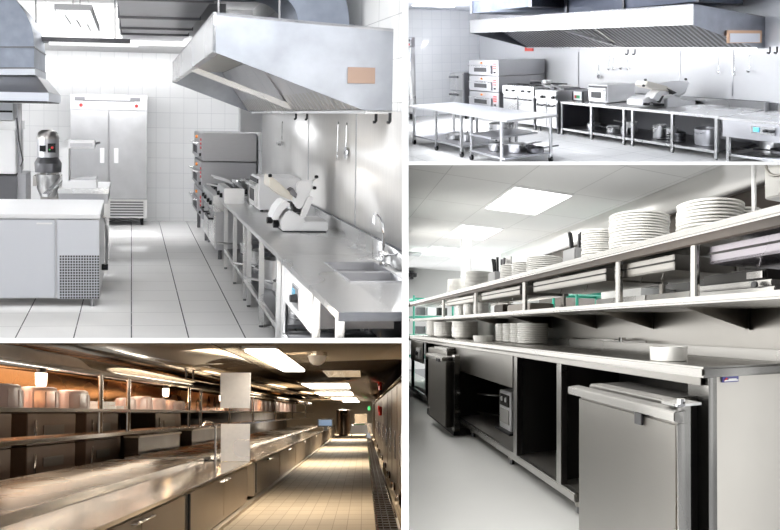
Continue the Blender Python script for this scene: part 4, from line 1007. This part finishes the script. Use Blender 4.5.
# drain, right-hand doors, red valves, far end
t = thing('floor_drain', (.42, 20, 0), 'long slotted steel floor drain along the right side', 'drain')
part('channel', MB().box(.22, .62, 4, 41, -.1, -.03), BLK3, t)
for a in (.22, .60): part('rim', MB().box(a - .015, a + .03, 4, 41, -.03, .012), ST3, t)
g = MB(); b = 8.0
while b < 40:
    g.box(.24, .60, b, b + .06 + b * .002, -.03, .0); b += .16 + b * .006
g.box(.33, .345, 8, 40, -.03, .002).box(.45, .465, 8, 40, -.03, .002)
part('grating', g, ST3D, t)
b = 9.0; i = 0
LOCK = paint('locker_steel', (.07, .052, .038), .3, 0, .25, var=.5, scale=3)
words = ['nearest the camera', 'second', 'third', 'fourth', 'fifth', 'sixth', 'seventh', 'eighth']
while b < 34 and i < 8:
    L = 1.6 + i * .35
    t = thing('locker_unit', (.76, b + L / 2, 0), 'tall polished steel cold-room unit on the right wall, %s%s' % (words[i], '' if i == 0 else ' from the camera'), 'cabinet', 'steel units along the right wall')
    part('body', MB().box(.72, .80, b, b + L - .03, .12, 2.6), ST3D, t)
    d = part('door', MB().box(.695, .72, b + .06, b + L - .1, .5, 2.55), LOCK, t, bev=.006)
    part('handle', MB().cyl((.66, b + .2, 1.0), (.66, b + .2, 1.6), .02), CHR, d)
    part('foot_pump', MB().lathe([(.001, -.1), (.06, -.08), (.07, 0), (.05, .1), (.001, .12)], (.66, b + L * .5, .30), 14), CHR, t)
    b += L; i += 1
solo('cabinet_cap', MB().box(.66, .80, 8.4, 34, 2.6, 2.66), ST3, 'bright capping rail along the top of the right-hand steel units', 'rail')
for z, lb in ((2.98, 'upper'), (2.05, 'lower')):
    t = thing('fire_valve', (.6, 18.5, z - .15), 'red valve fitting on the right wall, %s of the two' % lb, 'valve')
    part('body', MB().cyl((.60, 18.5, z - .16), (.60, 18.5, z + .16), .07), RED3 if 'RED3' in globals() else paint('bright_red', (.8, .03, .02), .4), t)
    part('wheel', MB().lathe([(.001, -.03), (.12, -.03), (.12, .03), (.001, .03)], (.54, 18.5, z + .08), 16, 'x'), bpy.data.materials['bright_red'], t)
    RED3 = bpy.data.materials['bright_red']
t = thing('monitor', (-2.8, 33, .93), 'wide dark screen with bluish picture standing at the end of the counter', 'monitor')
p0, p1 = R3.at(317.5, 419, b=30), R3.at(333, 427, b=30)
part('screen', MB().box(p0.x, p1.x, 30, 30.2, p1.z, p0.z), BLK3, t, bev=.02)
part('picture', MB().box(p0.x + .08, p1.x - .08, 29.98, 30, p1.z + .08, p0.z - .05), paint('blue_screen', (.10, .16, .28), .2), t)
part('stand', MB().box((p0.x + p1.x) / 2 - .1, (p0.x + p1.x) / 2 + .1, 30, 30.2, .93, p1.z), BLK3, t)
t = thing('steel_vat', (-1.9, 44, 0), 'dark round steel vat standing at the far left end of the aisle', 'vat')
p0, p1 = R3.at(336, 410, b=44), R3.at(350, 433, b=44)
part('tank', MB().lathe([(.001, .1), ((p1.x - p0.x) / 2, .1), ((p1.x - p0.x) / 2, p0.z), (.001, p0.z + .05)], ((p0.x + p1.x) / 2, 44.5, 0), 24), steel('vat_steel', (.33, .27, .21), .3), t)
part('stand', MB().cyl(((p0.x + p1.x) / 2, 44.5, 0), ((p0.x + p1.x) / 2, 44.5, .1), .4), BLK3, t)
t = thing('serving_cart', (-.5, 42, 0), 'white cart with green goods on top at the far end of the aisle', 'cart')
p0, p1 = R3.at(350, 425, b=42), R3.at(368, 434, b=42)
part('cloth_body', MB().hexa([(p0.x, 42, .25), (p1.x, 42, .25), (p1.x, 43.5, .25), (p0.x, 43.5, .25)], [(p0.x + .12, 42, p0.z), (p1.x - .12, 42, p0.z), (p1.x - .12, 43.5, p0.z), (p0.x + .12, 43.5, p0.z)]), WHT, t)
part('green_tray', MB().box(p0.x + .3, p1.x - .3, 42.1, 43.2, p0.z, p0.z + .09), paint('green_goods', (.12, .35, .08), .5), t)
for a in (p0.x + .15, p1.x - .15): part('wheel', MB().lathe([(.001, -.04), (.12, -.04), (.12, .04), (.001, .04)], (a, 42.2, .13), 14, 'x'), BLK3, t)
t = thing('far_counter', (0, 49, 0), 'pale steel counter and machine against the far wall', 'counter')
part('body', MB().box(-1.0, .75, 49, 50, 0, 1.0), ST3, t)
part('machine', MB().box(-.9, .3, 49.1, 49.9, 1.0, 1.9), ST3F, t)
solo('exit_light', MB().box(.3, .5, 40, 40.1, 2.2, 2.5), glow('green_lit', (.05, .5, .15), 1.5), 'small green lit sign near the far end of the right wall', 'sign')

# =================================================================== KITCHEN FOUR (lower right, the plate pass)
use(R4)
FL4 = paint('grey_screed_floor', (.60, .60, .585), .45, var=.05, scale=2)
ST4 = steel('pass_steel', (.52, .505, .48), .27, (2, 2, 30), .06, .08)
ST4B = steel('pass_front_steel', (.29, .275, .25), .3, (2, 2, 40), .06, .08)
ST4D = steel('pass_dark_steel', (.38, .36, .33), .36, (2, 2, 30), .08)
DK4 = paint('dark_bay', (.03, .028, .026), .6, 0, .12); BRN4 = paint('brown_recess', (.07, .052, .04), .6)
CE4 = tiles('ceiling_board', (.93, .93, .915), (.68, .68, .66), (.68, 1.0), 'xy', .006, .85, (1.72, .55))
W4 = paint('warm_white_wall', (.80, .80, .78), .7)
GRN = paint('green_coated_wire', (.02, .32, .22), .4)
Z4 = 2.5
struct('floor', MB().box(-3.5, 1.9, 0.2, 12.4, -.08, 0), FL4)
struct('wall_back', MB().box(-3.5, 6, 12.3, 12.4, 0, Z4), W4)
struct('wall_right', MB().box(5.9, 6, .3, 12.3, 0, Z4), W4)
struct('ceiling', MB().box(-3.5, 6, .3, 12.3, Z4, Z4 + .08), CE4)
struct('trim_2', MB().box(3.14, 3.3, .4, 9.0, 2.26, Z4), steel('header_steel', (.78, .77, .75), .4, (2, 2, 2), .03))
struct('trim_3', MB().box(3.3, 3.45, .4, 7.5, 1.2, 2.27), BRN4)
struct('wall_low', MB().box(1.75, 1.85, 1.3, 8.3, 0, 1.16), steel("splash_steel", (.40, .38, .35), .3, (2, 2, 2), .06, .08))
L4 = glow('ceiling_panel_light', (1, 1, .98), 2.6)
def troffer(label, a0, a1, b0, b1):
    t = thing('ceiling_panel_light', ((a0 + a1) / 2, (b0 + b1) / 2, Z4 - .02), label, 'ceiling light', 'ceiling panel lights')
    part('frame', MB().box(a0 - .02, a1 + .02, b0 - .02, b1 + .02, Z4 - .012, Z4), WHT, t)
    part('diffuser', MB().box(a0, a1, b0, b1, Z4 - .02, Z4 - .012), L4, t)
troffer('bright square ceiling panel light nearest the camera', 1.76, 2.4, 4.6, 5.58)
troffer('second bright ceiling panel light, above the white column', 1.76, 2.34, 6.66, 7.64)
troffer('farthest bright ceiling panel light, behind the column', 1.76, 2.34, 8.7, 9.7)
for (x, y, p) in ((2.07, 5.1, 60), (2.05, 7.1, 60), (2.05, 9.2, 60), (4.2, 5, 90), (4.2, 8, 90)):
    lamp('panel_lamp', (x, y, Z4 - .04), .8, p, (1, .985, .95), h=1.5)
partition_fill('side_fill', 410, 300, 5.5, 26, 1.2, 88, 'right', (1, .99, .96))  # added fill along the partition, no light fitting there
lamp('end_fill', (2.4, .35, .45), 1.0, 12, (1, .98, .94), h=.8, aim=(1.5, 1.32, .45))  # added lamp out of view, brightens the counter's end panel
lamp('ceiling_fill', (.6, 1.4, .06), 1.0, 60, (1, .99, .97), h=1.2, aim=(1.2, 6, 2.5))  # added uplight below the view to brighten the ceiling
partition_fill('overhead_light_or_fill', 560, 167, 5.5, 26, 1.2, 90, 'down', (1, .99, .96))  # added fill under the upper partition, not a ceiling fitting
solo('air_vent', MB().box(1.3, 1.75, 9.6, 9.95, Z4 - .03, Z4), GRY, 'flat dark grille in the ceiling near the back wall', 'vent')
solo('column', MB().box(2.02, 2.16, 7.62, 7.75, 1.0, Z4), WHT, 'slim white column dropping from the ceiling behind the plates', 'column')
p = R4.at(411, 275, b=12.2); solo('wall_bracket', MB().box(p.x - .15, p.x + .12, 12.1, 12.3, p.z - .04, p.z + .04).box(p.x - .02, p.x + .04, 12.1, 12.3, p.z - .1, p.z + .1), BLK, 'small black fitting on the white back wall at the left edge', 'fitting')

# --- counter run
FA = 1.25
t = thing('pass_counter', (1.5, 4.5, 0), 'long steel counter with open bays running from the near corner to the back', 'counter')
part('worktop', MB().box(1.22, 1.75, 1.31, 8.6, .865, .905), ST4, t, bev=.008)
part('edge_band', MB().box(1.235, 1.25, 1.34, 8.6, .835, .866), ST4B, t)
part('upstand', MB().box(1.725, 1.75, 1.31, 8.6, .905, .955), ST4, t, bev=.006)
e = part('end_panel', MB().box(1.27, 1.75, 1.325, 1.345, .06, .865), steel('end_steel', (.66, .63, .58), .4, (2, 2, 2), .04, metal=.25), t)
for b, wd in ((1.315, .11), (2.52, .06), (3.23, .07), (4.93, .06), (6.55, .07), (7.66, .05)):
    part('frame_post', MB().box(FA, FA + .04, b, b + wd, .10, .865), ST4, t)
for b in (2.38, 3.46, 4.50, 6.3):
    l = part('leg', MB().cyl((FA + .05, b, .04), (FA + .05, b, .12), .028, n=14), ST4D, t)
    part('foot', MB().cyl((FA + .05, b, 0), (FA + .05, b, .045), .02, n=14), STD, l)
part('lower_rail', MB().box(FA - .005, FA + .03, 2.34, 4.99, .075, .125), ST4, t, bev=.006)
part('lower_rail', MB().box(FA - .005, FA + .03, 6.45, 8.5, .075, .125), ST4, t, bev=.006)
part('lower_shelf', MB().box(FA + .03, 1.74, 2.34, 8.5, .10, .122), ST4D, t)
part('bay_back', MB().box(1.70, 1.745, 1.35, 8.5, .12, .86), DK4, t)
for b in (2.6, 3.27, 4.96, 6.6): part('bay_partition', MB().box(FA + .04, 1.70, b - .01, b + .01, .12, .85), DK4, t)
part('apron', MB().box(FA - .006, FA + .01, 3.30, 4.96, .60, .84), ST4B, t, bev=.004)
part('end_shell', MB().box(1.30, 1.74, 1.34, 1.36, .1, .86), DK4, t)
# sticker with two rows of marks
p0, p1 = R4.at(722, 376, b=1.322), R4.at(738, 381.5, b=1.322)
s = solo('maker_label', MB().box(p0.x, p1.x, 1.319, 1.324, p1.z, p0.z), paint('blue_label', (.07, .07, .26), .4), 'small blue rectangular label with a red swirl on the end panel of the counter', 'label')
part('white_line', MB().box(p0.x + .008, p1.x - .004, 1.317, 1.3195, p1.z + .004, p1.z + .009), WHT, s)
part('red_mark', MB().plate([(p0.x + .004, 1.318, p0.z - .018), (p0.x + .02, 1.318, p0.z - .006), (p0.x + .026, 1.318, p0.z - .01), (p0.x + .01, 1.318, p0.z - .02)], .001), RED, s)
part('white_swirl', MB().box(p0.x + .03, p1.x - .012, 1.317, 1.3195, p0.z - .016, p0.z - .011), WHT, s)

# near undercounter refrigerator, door standing proud
t = thing('undercounter_refrigerator', (1.15, 1.5, 0), 'steel undercounter refrigerator with proud door and lipped handle, nearest the camera', 'refrigerator')
part('cabinet', MB().box(1.13, 1.30, 1.375, 1.9, .03, .79), DK4, t, bev=.006)
part('liner', MB().box(1.06, 1.13, 1.27, 1.86, .05, .795), ST4, t, bev=.006)
d = part('door', MB().box(1.0, 1.05, 1.19, 1.85, .05, .745), ST4B, t, bev=.01)
h = part('handle_lip', MB().prism([(.975, .752), (.975, .783), (1.03, .787), (1.03, .745), (1.0, .745)], 1.175, 1.90, 'y'), ST4, t, bev=.003)
part('latch', MB().box(.99, 1.005, 1.37, 1.41, .705, .745), BLK, h)
part('hinge', MB().cyl((1.04, 1.22, .79), (1.04, 1.22, .815), .014), CHR, t)
part('hinge_plate', MB().box(1.0, 1.10, 1.19, 1.27, .795, .803), CHR, t)
part('door_edge', MB().plate([(1.0, 1.18, .05), (1.0, 1.19, .74), (1.05, 1.19, .74), (1.05, 1.18, .05)], .006), ST4, t)
for b in (1.3, 1.8): part('foot', MB().cyl((1.1, b, 0), (1.1, b, .05), .02), BLK, t)
# far undercounter appliance
t = thing('undercounter_dishwasher', (1.1, 4.8, 0), 'narrow steel undercounter appliance with open-lipped door left of the bays', 'dishwasher')
part('cabinet', MB().box(1.16, 1.5, 4.98, 5.95, .05, .80), ST4D, t, bev=.006)
d = part('door', MB().box(1.05, 1.12, 4.55, 5.35, .09, .72), ST4B, t, bev=.008)
part('handle_lip', MB().box(1.02, 1.13, 4.58, 5.38, .72, .76), ST4, d, bev=.006)
part('latch', MB().box(1.01, 1.03, 4.68, 4.8, .71, .74), BLK, d)
part('side_jamb', MB().box(1.12, 1.17, 4.50, 4.60, .06, .78), ST4, t)
part('plinth', MB().box(1.14, 1.5, 4.6, 5.9, .0, .07), BLK, t)
part('inner_tray', MB().box(1.16, 1.4, 5.0, 5.6, .79, .825), ST4, t)
# control box of the far cabinet
t = thing('control_box', (1.24, 7.0, .55), 'steel control box with white dial plate on the far cabinet at the left', 'control box')
part('panel', MB().box(1.225, 1.25, 6.65, 7.6, .55, .83), ST4B, t)
part('dial_plate', MB().box(1.21, 1.226, 6.8, 7.1, .6, .75), WHT, t)
part('dial', MB().lathe([(.001, -.03), (.03, -.03), (.035, 0), (.001, 0)], (1.21, 6.95, .68), 14, 'x'), BLK, t)
# dispenser box in the bay
t = thing('dispenser', (1.45, 4.0, .15), 'white and dark panelled box with two pipes in the open bay', 'dispenser')
part('body', MB().box(1.45, 1.6, 3.89, 4.18, .14, .48), WHT, t, bev=.006)
part('front_plate', MB().box(1.44, 1.45, 3.93, 4.14, .35, .45), DK4, t)
for k in range(2): part('gauge', MB().cyl((1.44, 3.98 + .1 * k, .41), (1.43, 3.98 + .1 * k, .41), .022), WHT, t)
part('label_strip', MB().box(1.44, 1.45, 3.93, 4.14, .20, .32), paint('grey_label', (.45, .44, .42), .5), t)
part('base', MB().box(1.42, 1.62, 3.84, 4.22, .122, .142), BLK, t)
for z in (.24, .42): part('pipe', MB().tube([(1.46, 4.18, z), (1.42, 4.35, z - .01), (1.36, 4.55, z - .02)], .012), CHR, t)

# --- shelves above
t = thing('pass_shelf', (1.5, 4, 1.14), 'two-tier steel pass shelf carrying the plates above the counter', 'shelf rack')
part('lower_shelf', MB().box(FA - .02, 1.80, .75, 8.0, 1.138, 1.166), ST4, t, bev=.008)
part('upper_shelf', MB().box(FA - .02, 1.72, .75, 8.3, 1.395, 1.428), ST4, t, bev=.008)
part('upper_channel', MB().box(FA + .0, FA + .03, .75, 8.2, 1.368, 1.396), BRN4, t)
for b in (.95, 1.418, 1.949, 3.156, 4.353, 5.679):
    part('post', MB().cyl((FA + .03, b, 1.166), (FA + .03, b, 1.395), .018, n=14), ST4, t)
    part('rear_post', MB().cyl((1.66, b + .15, 1.166), (1.66, b + .15, 1.395), .018, n=14), ST4D, t)
for k, b in enumerate((1.58, 2.30, 2.97, 3.72, 4.8)):
    q = MB().prism([(1.745, 1.138), (1.745, 1.045), (1.735, 1.045), (1.36, 1.138)], b - .004, b + .004, 'y')
    q.box(1.738, 1.748, b - .012, b + .012, 1.04, 1.138)
    part('bracket', q, ST4D, t)
# racks slung under the upper shelf
for b0, b1, lb in ((.8, 1.36, 'under the right end of the upper shelf'), (1.56, 2.02, 'between the two nearest posts'), (2.1, 3.05, 'left of the second post'), (3.3, 4.25, 'between the third and fourth posts'), (4.5, 5.6, 'near the far end of the upper shelf')):
    TM = steel('purple_grey_tray', (.30, .27, .31), .3, (2, 2, 2), .1) if b0 < 1 else ST4D
    t = thing('tray_rail', (1.45, (b0 + b1) / 2, 1.28), 'shallow pale steel tray slung ' + lb, 'tray', 'trays slung under the upper shelf')
    part('pan', MB().box(1.30, 1.70, b0, b1, 1.29, 1.30).box(1.30, 1.31, b0, b1, 1.29, 1.355).box(1.69, 1.70, b0, b1, 1.29, 1.355).box(1.30, 1.70, b0, b0 + .01, 1.29, 1.355).box(1.30, 1.70, b1 - .01, b1, 1.29, 1.355), TM, t)
    part('rail', MB().box(1.295, 1.30, b0, b1, 1.325, 1.332), DK4, t)
    for k in range(2): part('hook', MB().tube([(1.35, b0 + (b1 - b0) * (.3 + .35 * k), 1.29), (1.34, b0 + (b1 - b0) * (.3 + .35 * k), 1.26), (1.33, b0 + (b1 - b0) * (.3 + .35 * k), 1.265)], .004), CHR, t)

# plates: one shared plate, every plate an object of its own
def plate_mb(r, c, deep=.006):
    return MB().lathe([(.001, 0), (r * .6, 0), (r * .64, .004), (r * .97, deep * .55), (r, deep), (r, deep + .006), (r * .98, deep + .007), (r * .66, .012), (r * .6, .008), (.001, .008)], c, 36)
def stack(c, r, n, pitch, name, label, group, deep=.006, cat='plate'):
    first = None
    for i in range(n):
        pos = ('topmost', 'second from the top')[n - 1 - i] if i > n - 3 else ('lowest', 'second from the bottom')[i] if i < 2 else 'mid-height'
        lb = label + ', ' + pos
        dx, dy = random.uniform(-.003, .003), random.uniform(-.003, .003)
        if first is None:
            first = solo(name, plate_mb(r, c, deep), PWH, lb, cat, group, base=c)
        else: dup(first, (dx, dy, pitch * i), lb)
S1 = 1.43
stack((1.50, .78, S1), .10, 3, .0145, 'dinner_plate', 'white plate, stack right of the shelf post', 'dinner plates right stack')
stack((1.41, 1.475, S1), .135, 9, .0135, 'dinner_plate', 'large white plate, big stack left of white post', 'dinner plates big right stack')
stack((1.55, 1.44, S1), .085, 8, .0135, 'side_plate', 'small white plate, little stack touching white post', 'small plates by the post')
stack((1.395, 1.945, S1), .15, 13, .0130, 'dinner_plate', 'white plate, widest upper stack', 'dinner plates middle stack')
stack((1.40, 2.33, S1), .105, 13, .0125, 'side_plate', 'small plate, stack between tin and widest stack', 'small plates middle stack')
stack((1.43, 3.15, S1), .13, 9, .0135, 'dinner_plate', 'white plate, first stack left of near cutlery tin', 'plates left group near')
stack((1.44, 3.48, S1), .13, 9, .0135, 'dinner_plate', 'white plate, second stack left of near cutlery tin', 'plates left group far')
stack((1.44, 3.78, S1), .12, 10, .0135, 'side_plate', 'white plate, stack beside far cutlery tin', 'plates beside holder')
stack((1.49, 4.95, S1), .15, 14, .0145, 'dinner_plate', 'white plate, tall stack before the column', 'plates tall far stack')
stack((1.45, 5.6, S1), .14, 12, .0145, 'side_plate', 'white plate, farthest upper-shelf stack', 'plates farthest stack')
# cutlery tins on the upper shelf
def cutlery_tin(c, s, label):
    x, y, z = c
    t = thing('cutlery_tin', c, label, 'cutlery holder')
    part('box', MB().box(x - .06 * s, x + .06 * s, y - .08 * s, y + .08 * s, z, z + .10 * s), GRY, t, bev=.004)
    part('back_plate', MB().box(x + .06 * s, x + .068 * s, y - .09 * s, y + .09 * s, z, z + .22 * s), ST4, t)
    for k in range(6):
        dx, dy = random.uniform(-.03, .03) * s, random.uniform(-.05, .05) * s
        part('fork', MB().tube([(x + dx, y + dy, z + .05), (x + dx * 1.4, y + dy * 1.5, z + .16 * s), (x + dx * 1.6, y + dy * 1.8, z + .21 * s)], .010 * s), STD if k % 2 else BLK, t)
    return t
cutlery_tin((1.40, 2.60, S1), 1.0, 'grey cutlery tin with dark utensils in the middle of the upper shelf')
cutlery_tin((1.45, 4.2, S1), 1.2, 'cutlery tin with dark utensils farther back on the upper shelf')
solo('napkin_stack', MB().box(1.55, 1.65, 1.72, 1.78, S1, S1 + .1), PWH, 'white folded pile between the widest stack and the big right stack', 'napkins')
solo('shelf_post', MB().box(1.445, 1.455, 1.275, 1.29, 1.43, 2.5), WHT, 'thin white upright post at the right end of the upper shelf', 'post')
t = thing('ticket_box', (1.6, 1.1, S1), 'white box with a ring handle at the top right corner', 'box')
part('body', MB().box(1.55, 1.70, .8, 1.32, 1.56, 1.68), PWH, t, bev=.005)
part('ring_handle', MB().tube([(1.44, 1.16 + .06 * math.cos(2 * PI * k / 16), 1.655 + .06 * math.sin(2 * PI * k / 16)) for k in range(17)], .006), ST4D, t)
# items on the lower shelf
t = thing('card_printer', (1.45, 1.35, 1.166), 'flat dark machine on two steel trays at the right of the lower shelf', 'machine')
part('tray', MB().box(1.34, 1.62, 1.10, 1.50, 1.166, 1.190), ST4, t, bev=.004)
part('tray', MB().box(1.35, 1.61, 1.12, 1.49, 1.194, 1.216), ST4, t, bev=.004)
b = part('machine', MB().box(1.37, 1.60, 1.16, 1.47, 1.218, 1.258), DK4, t, bev=.004)
part('front_plate', MB().box(1.362, 1.37, 1.17, 1.24, 1.225, 1.25), ST4, b)
part('knob', MB().cyl((1.34, 1.18, 1.20), (1.33, 1.18, 1.20), .012), BLK, t)
part('wing', MB().plate([(1.45, 1.25, 1.262), (1.58, 1.25, 1.262), (1.56, 1.42, 1.275), (1.45, 1.40, 1.27)], .006), ST4, t)
solo('steel_box', MB().box(1.62, 1.74, 2.2, 2.75, 1.166, 1.235), ST4, 'low steel box behind the lower shelf left of the second post', 'box', bev=.004)
solo('steel_box', MB().box(1.55, 1.74, 1.75, 2.1, 1.166, 1.225), ST4B, 'low dull steel box on the lower shelf between the nearest posts', 'box', bev=.004)
for i, (b, r, n) in enumerate(((4.62, .085, 9), (5.0, .085, 9), (5.35, .08, 8))):
    stack((1.42, b, 1.168), r, n, .015, 'small_bowl', 'small white dish, %s stack of lower-shelf row' % ['right', 'middle', 'left'][i], 'small dishes on the lower shelf ' + ['right', 'middle', 'left'][i], .02, 'dish')
solo('brown_tub', MB().box(1.40, 1.6, 3.95, 4.2, 1.168, 1.25), BRN4, 'brown plastic tub on the lower shelf beside the fourth post', 'tub', bev=.01)
solo('brown_tray', MB().box(1.40, 1.6, 3.35, 3.85, 1.168, 1.235), paint('taupe_tray', (.42, .37, .32), .5), 'long taupe tray on the lower shelf between the third and fourth posts', 'tray', bev=.008)
# items on the counter
t = thing('white_tub', (1.45, 1.83, .905), 'round white tub standing alone on the near counter', 'tub')
part('shell', MB().lathe([(.001, 0), (.052, 0), (.056, .004), (.058, .062), (.054, .062), (.052, .008), (.001, .008)], (1.45, 1.80, .905), 32).map(lambda v: Vector((1.33 + (v.x - 1.45) * 1.4, 1.64 + (v.y - 1.80) * 1.4, v.z))), PWH, t)
t = thing('white_tub', (1.40, 4.75, .905), 'low white bowl on the counter left of the plate row', 'bowl')
part('shell', MB().lathe([(.001, 0), (.09, 0), (.1, .06), (.095, .06), (.085, .008), (.001, .008)], (1.43, 4.62, .905), 28), PWH, t)
for i, (b, r, n) in enumerate(((3.72, .13, 9), (3.98, .10, 9), (4.2, .09, 9), (4.42, .085, 9))):
    stack((1.58, b, .907), r, n, .0185, 'side_plate', 'white plate on counter under third bracket, ' + ['widest stack', 'second stack', 'third stack', 'leftmost stack'][i], 'counter plates ' + 'abcd'[i], .02)
for i, (a, b, r, n) in enumerate(((1.5, 5.55, .15, 6), (1.48, 6.35, .17, 6), (1.5, 7.1, .14, 7))):
    stack((a, b, .907), r, n, .03, 'serving_bowl', 'white bowl at counter far left, ' + ['nearest stack', 'middle stack', 'farthest stack'][i], 'far bowls ' + ['near', 'middle', 'far'][i], .05, 'bowl')
t = thing('pipe_rail', (1.7, 3, .955), 'thin steel pipe clipped along the counter upstand', 'pipe')
part('pipe', MB().tube([(1.70, 2.3, .965), (1.70, 3.4, .965)], .008), CHR, t)
part('clip', MB().box(1.69, 1.725, 2.55, 2.58, .955, .985), CHR, t)

# --- beyond the pass: green racks, pale boxes, dark kit
def wire_rack(label, a0, a1, b0, b1, z1, shelves):
    t = thing('wire_rack', ((a0 + a1) / 2, (b0 + b1) / 2, 0), label, 'rack')
    for a in (a0, a1):
        for b in (b0, b1): part('post', MB().cyl((a, b, 0), (a, b, z1), .018), GRN, t)
    for z in shelves:
        g = MB().box(a0, a1, b0 - .01, b0 + .01, z - .03, z).box(a0, a1, b1 - .01, b1 + .01, z - .03, z).box(a0 - .01, a0 + .01, b0, b1, z - .03, z).box(a1 - .01, a1 + .01, b0, b1, z - .03, z)
        for k in range(1, 12): g.box(a0 + (a1 - a0) * k / 12 - .003, a0 + (a1 - a0) * k / 12 + .003, b0, b1, z - .01, z)
        part('shelf', g, GRN, t)
    return t
wire_rack('green wire rack standing at the far left against the white wall', 1.50, 2.20, 9.0, 9.8, 1.62, (.5, .9, 1.25, 1.58))
wire_rack('green wire rack seen through the pass between the shelves', 2.5, 3.1, 4.65, 5.25, 1.47, (1.0, 1.45))
for i in range(6):
    z = (.92, 1.27)[i % 2]
    solo('storage_tub', MB().box(1.56 + .2 * (i // 2), 1.72 + .2 * (i // 2), 9.1, 9.4, z, z + .14), [STD, WHT, DK4][i // 2], ['dark tub on the far green rack', 'white tub on the far green rack', 'black tub on the far green rack'][i // 2] + [', lower tier', ', upper tier'][i % 2], 'tub')
solo('storage_box', MB().box(2.6, 3.05, 3.6, 4.3, .9, 1.42), W4, 'pale cupboard seen through the pass right of the green rack', 'cupboard')
solo('storage_box', MB().box(2.6, 3.05, 6.2, 6.9, .9, 1.35), W4, 'pale box seen through the pass left of the green rack', 'box')
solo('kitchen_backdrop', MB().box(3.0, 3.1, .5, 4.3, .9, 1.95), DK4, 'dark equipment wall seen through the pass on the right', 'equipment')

# =================================================================== white walls and floors that part the four kitchens
class Plain:
    name = 'plain'; k = 1; scale = 1
    M = Matrix.Identity(4)
    def G(s, p): return Vector(p)
    def world(s, p): return Vector(p)
use(Plain())
def ray_at(px, py, y): return (CAM.x + (px - 390) / F * y, y, CAM.z + (265 - py) / F * y)
def wedge(name, x0, y0, x1, y1, near, far):
    n = [ray_at(*p, near) for p in ((x0, y1), (x1, y1), (x1, y0), (x0, y0))]
    f = [ray_at(*p, far) for p in ((x0, y1), (x1, y1), (x1, y0), (x0, y0))]
    struct(name, MB().hexa(n, f), DIV)
DIV = paint('white_partition', (.93, .93, .93), .6)
wedge('wall_centre', 402, -30, 408.5, 560, 5.0, 78)
wedge('trim_9', -30, 338, 402, 343, 5.0, 78)
wedge('trim_10', 408.5, 161.5, 810, 165, 5.0, 78)

# where a floor, wall or counter runs past its own kitchen it ends at the partition
def trim_to_cell(o, r):
    x0, y0, x1, y1 = r.cell; m = 1.2
    planes = []
    def vert(px, s):
        d = Vector(((px - 390) / F, 1, 0)); n = d.cross(Vector((0, 0, 1))) * s; planes.append(n.normalized())
    def horz(py, s):
        d = Vector((0, 1, (265 - py) / F)); n = Vector((1, 0, 0)).cross(d) * s; planes.append(n.normalized())
    if 'r' in r.cut: vert(x1 + m, 1)
    if 'l' in r.cut: vert(x0 - m, -1)
    if 't' in r.cut: horz(y0 - m, 1)
    if 'b' in r.cut: horz(y1 + m, -1)
    W = o.matrix_world
    vs = [W @ v.co for v in o.data.vertices]
    if not vs: return True
    need = []
    for n in planes:
        ds = [(v - CAM).dot(n) for v in vs]
        if min(ds) >= 0: return False
        if max(ds) > 1e-4: need.append(n)
    if need:
        if o.data.users > 1: o.data = o.data.copy()
        bm = bmesh.new(); bm.from_mesh(o.data); Wi = W.inverted()
        for n in need:
            lo = Wi @ CAM; ln = (Wi.to_3x3() @ n).normalized()
            r_ = bmesh.ops.bisect_plane(bm, geom=bm.verts[:] + bm.edges[:] + bm.faces[:], plane_co=lo, plane_no=ln, clear_outer=True, dist=1e-6)
            ed = [e for e in r_['geom_cut'] if isinstance(e, bmesh.types.BMEdge)]
            try: bmesh.ops.holes_fill(bm, edges=ed)
            except Exception: pass
        ok = len(bm.faces) > 0
        bm.to_mesh(o.data); bm.free()
        return ok
    return True
bpy.context.view_layer.update()
RM = {r.name: r for r in (R1, R2, R3, R4)}
for o in list(C.objects):
    if o.type != 'MESH' or o.name not in C.objects: continue
    root = o
    while root.parent: root = root.parent
    r = RM.get(root.get('_r'))
    if r is None: continue
    if not trim_to_cell(o, r):
        for ch in list(o.children_recursive): bpy.data.objects.remove(ch)
        bpy.data.objects.remove(o)
for o in list(C.objects):
    if o.type == 'EMPTY' and not o.children and not o.parent: bpy.data.objects.remove(o)
for o in C.objects:
    for k in ('_r', '_b'):
        if k in o: del o[k]
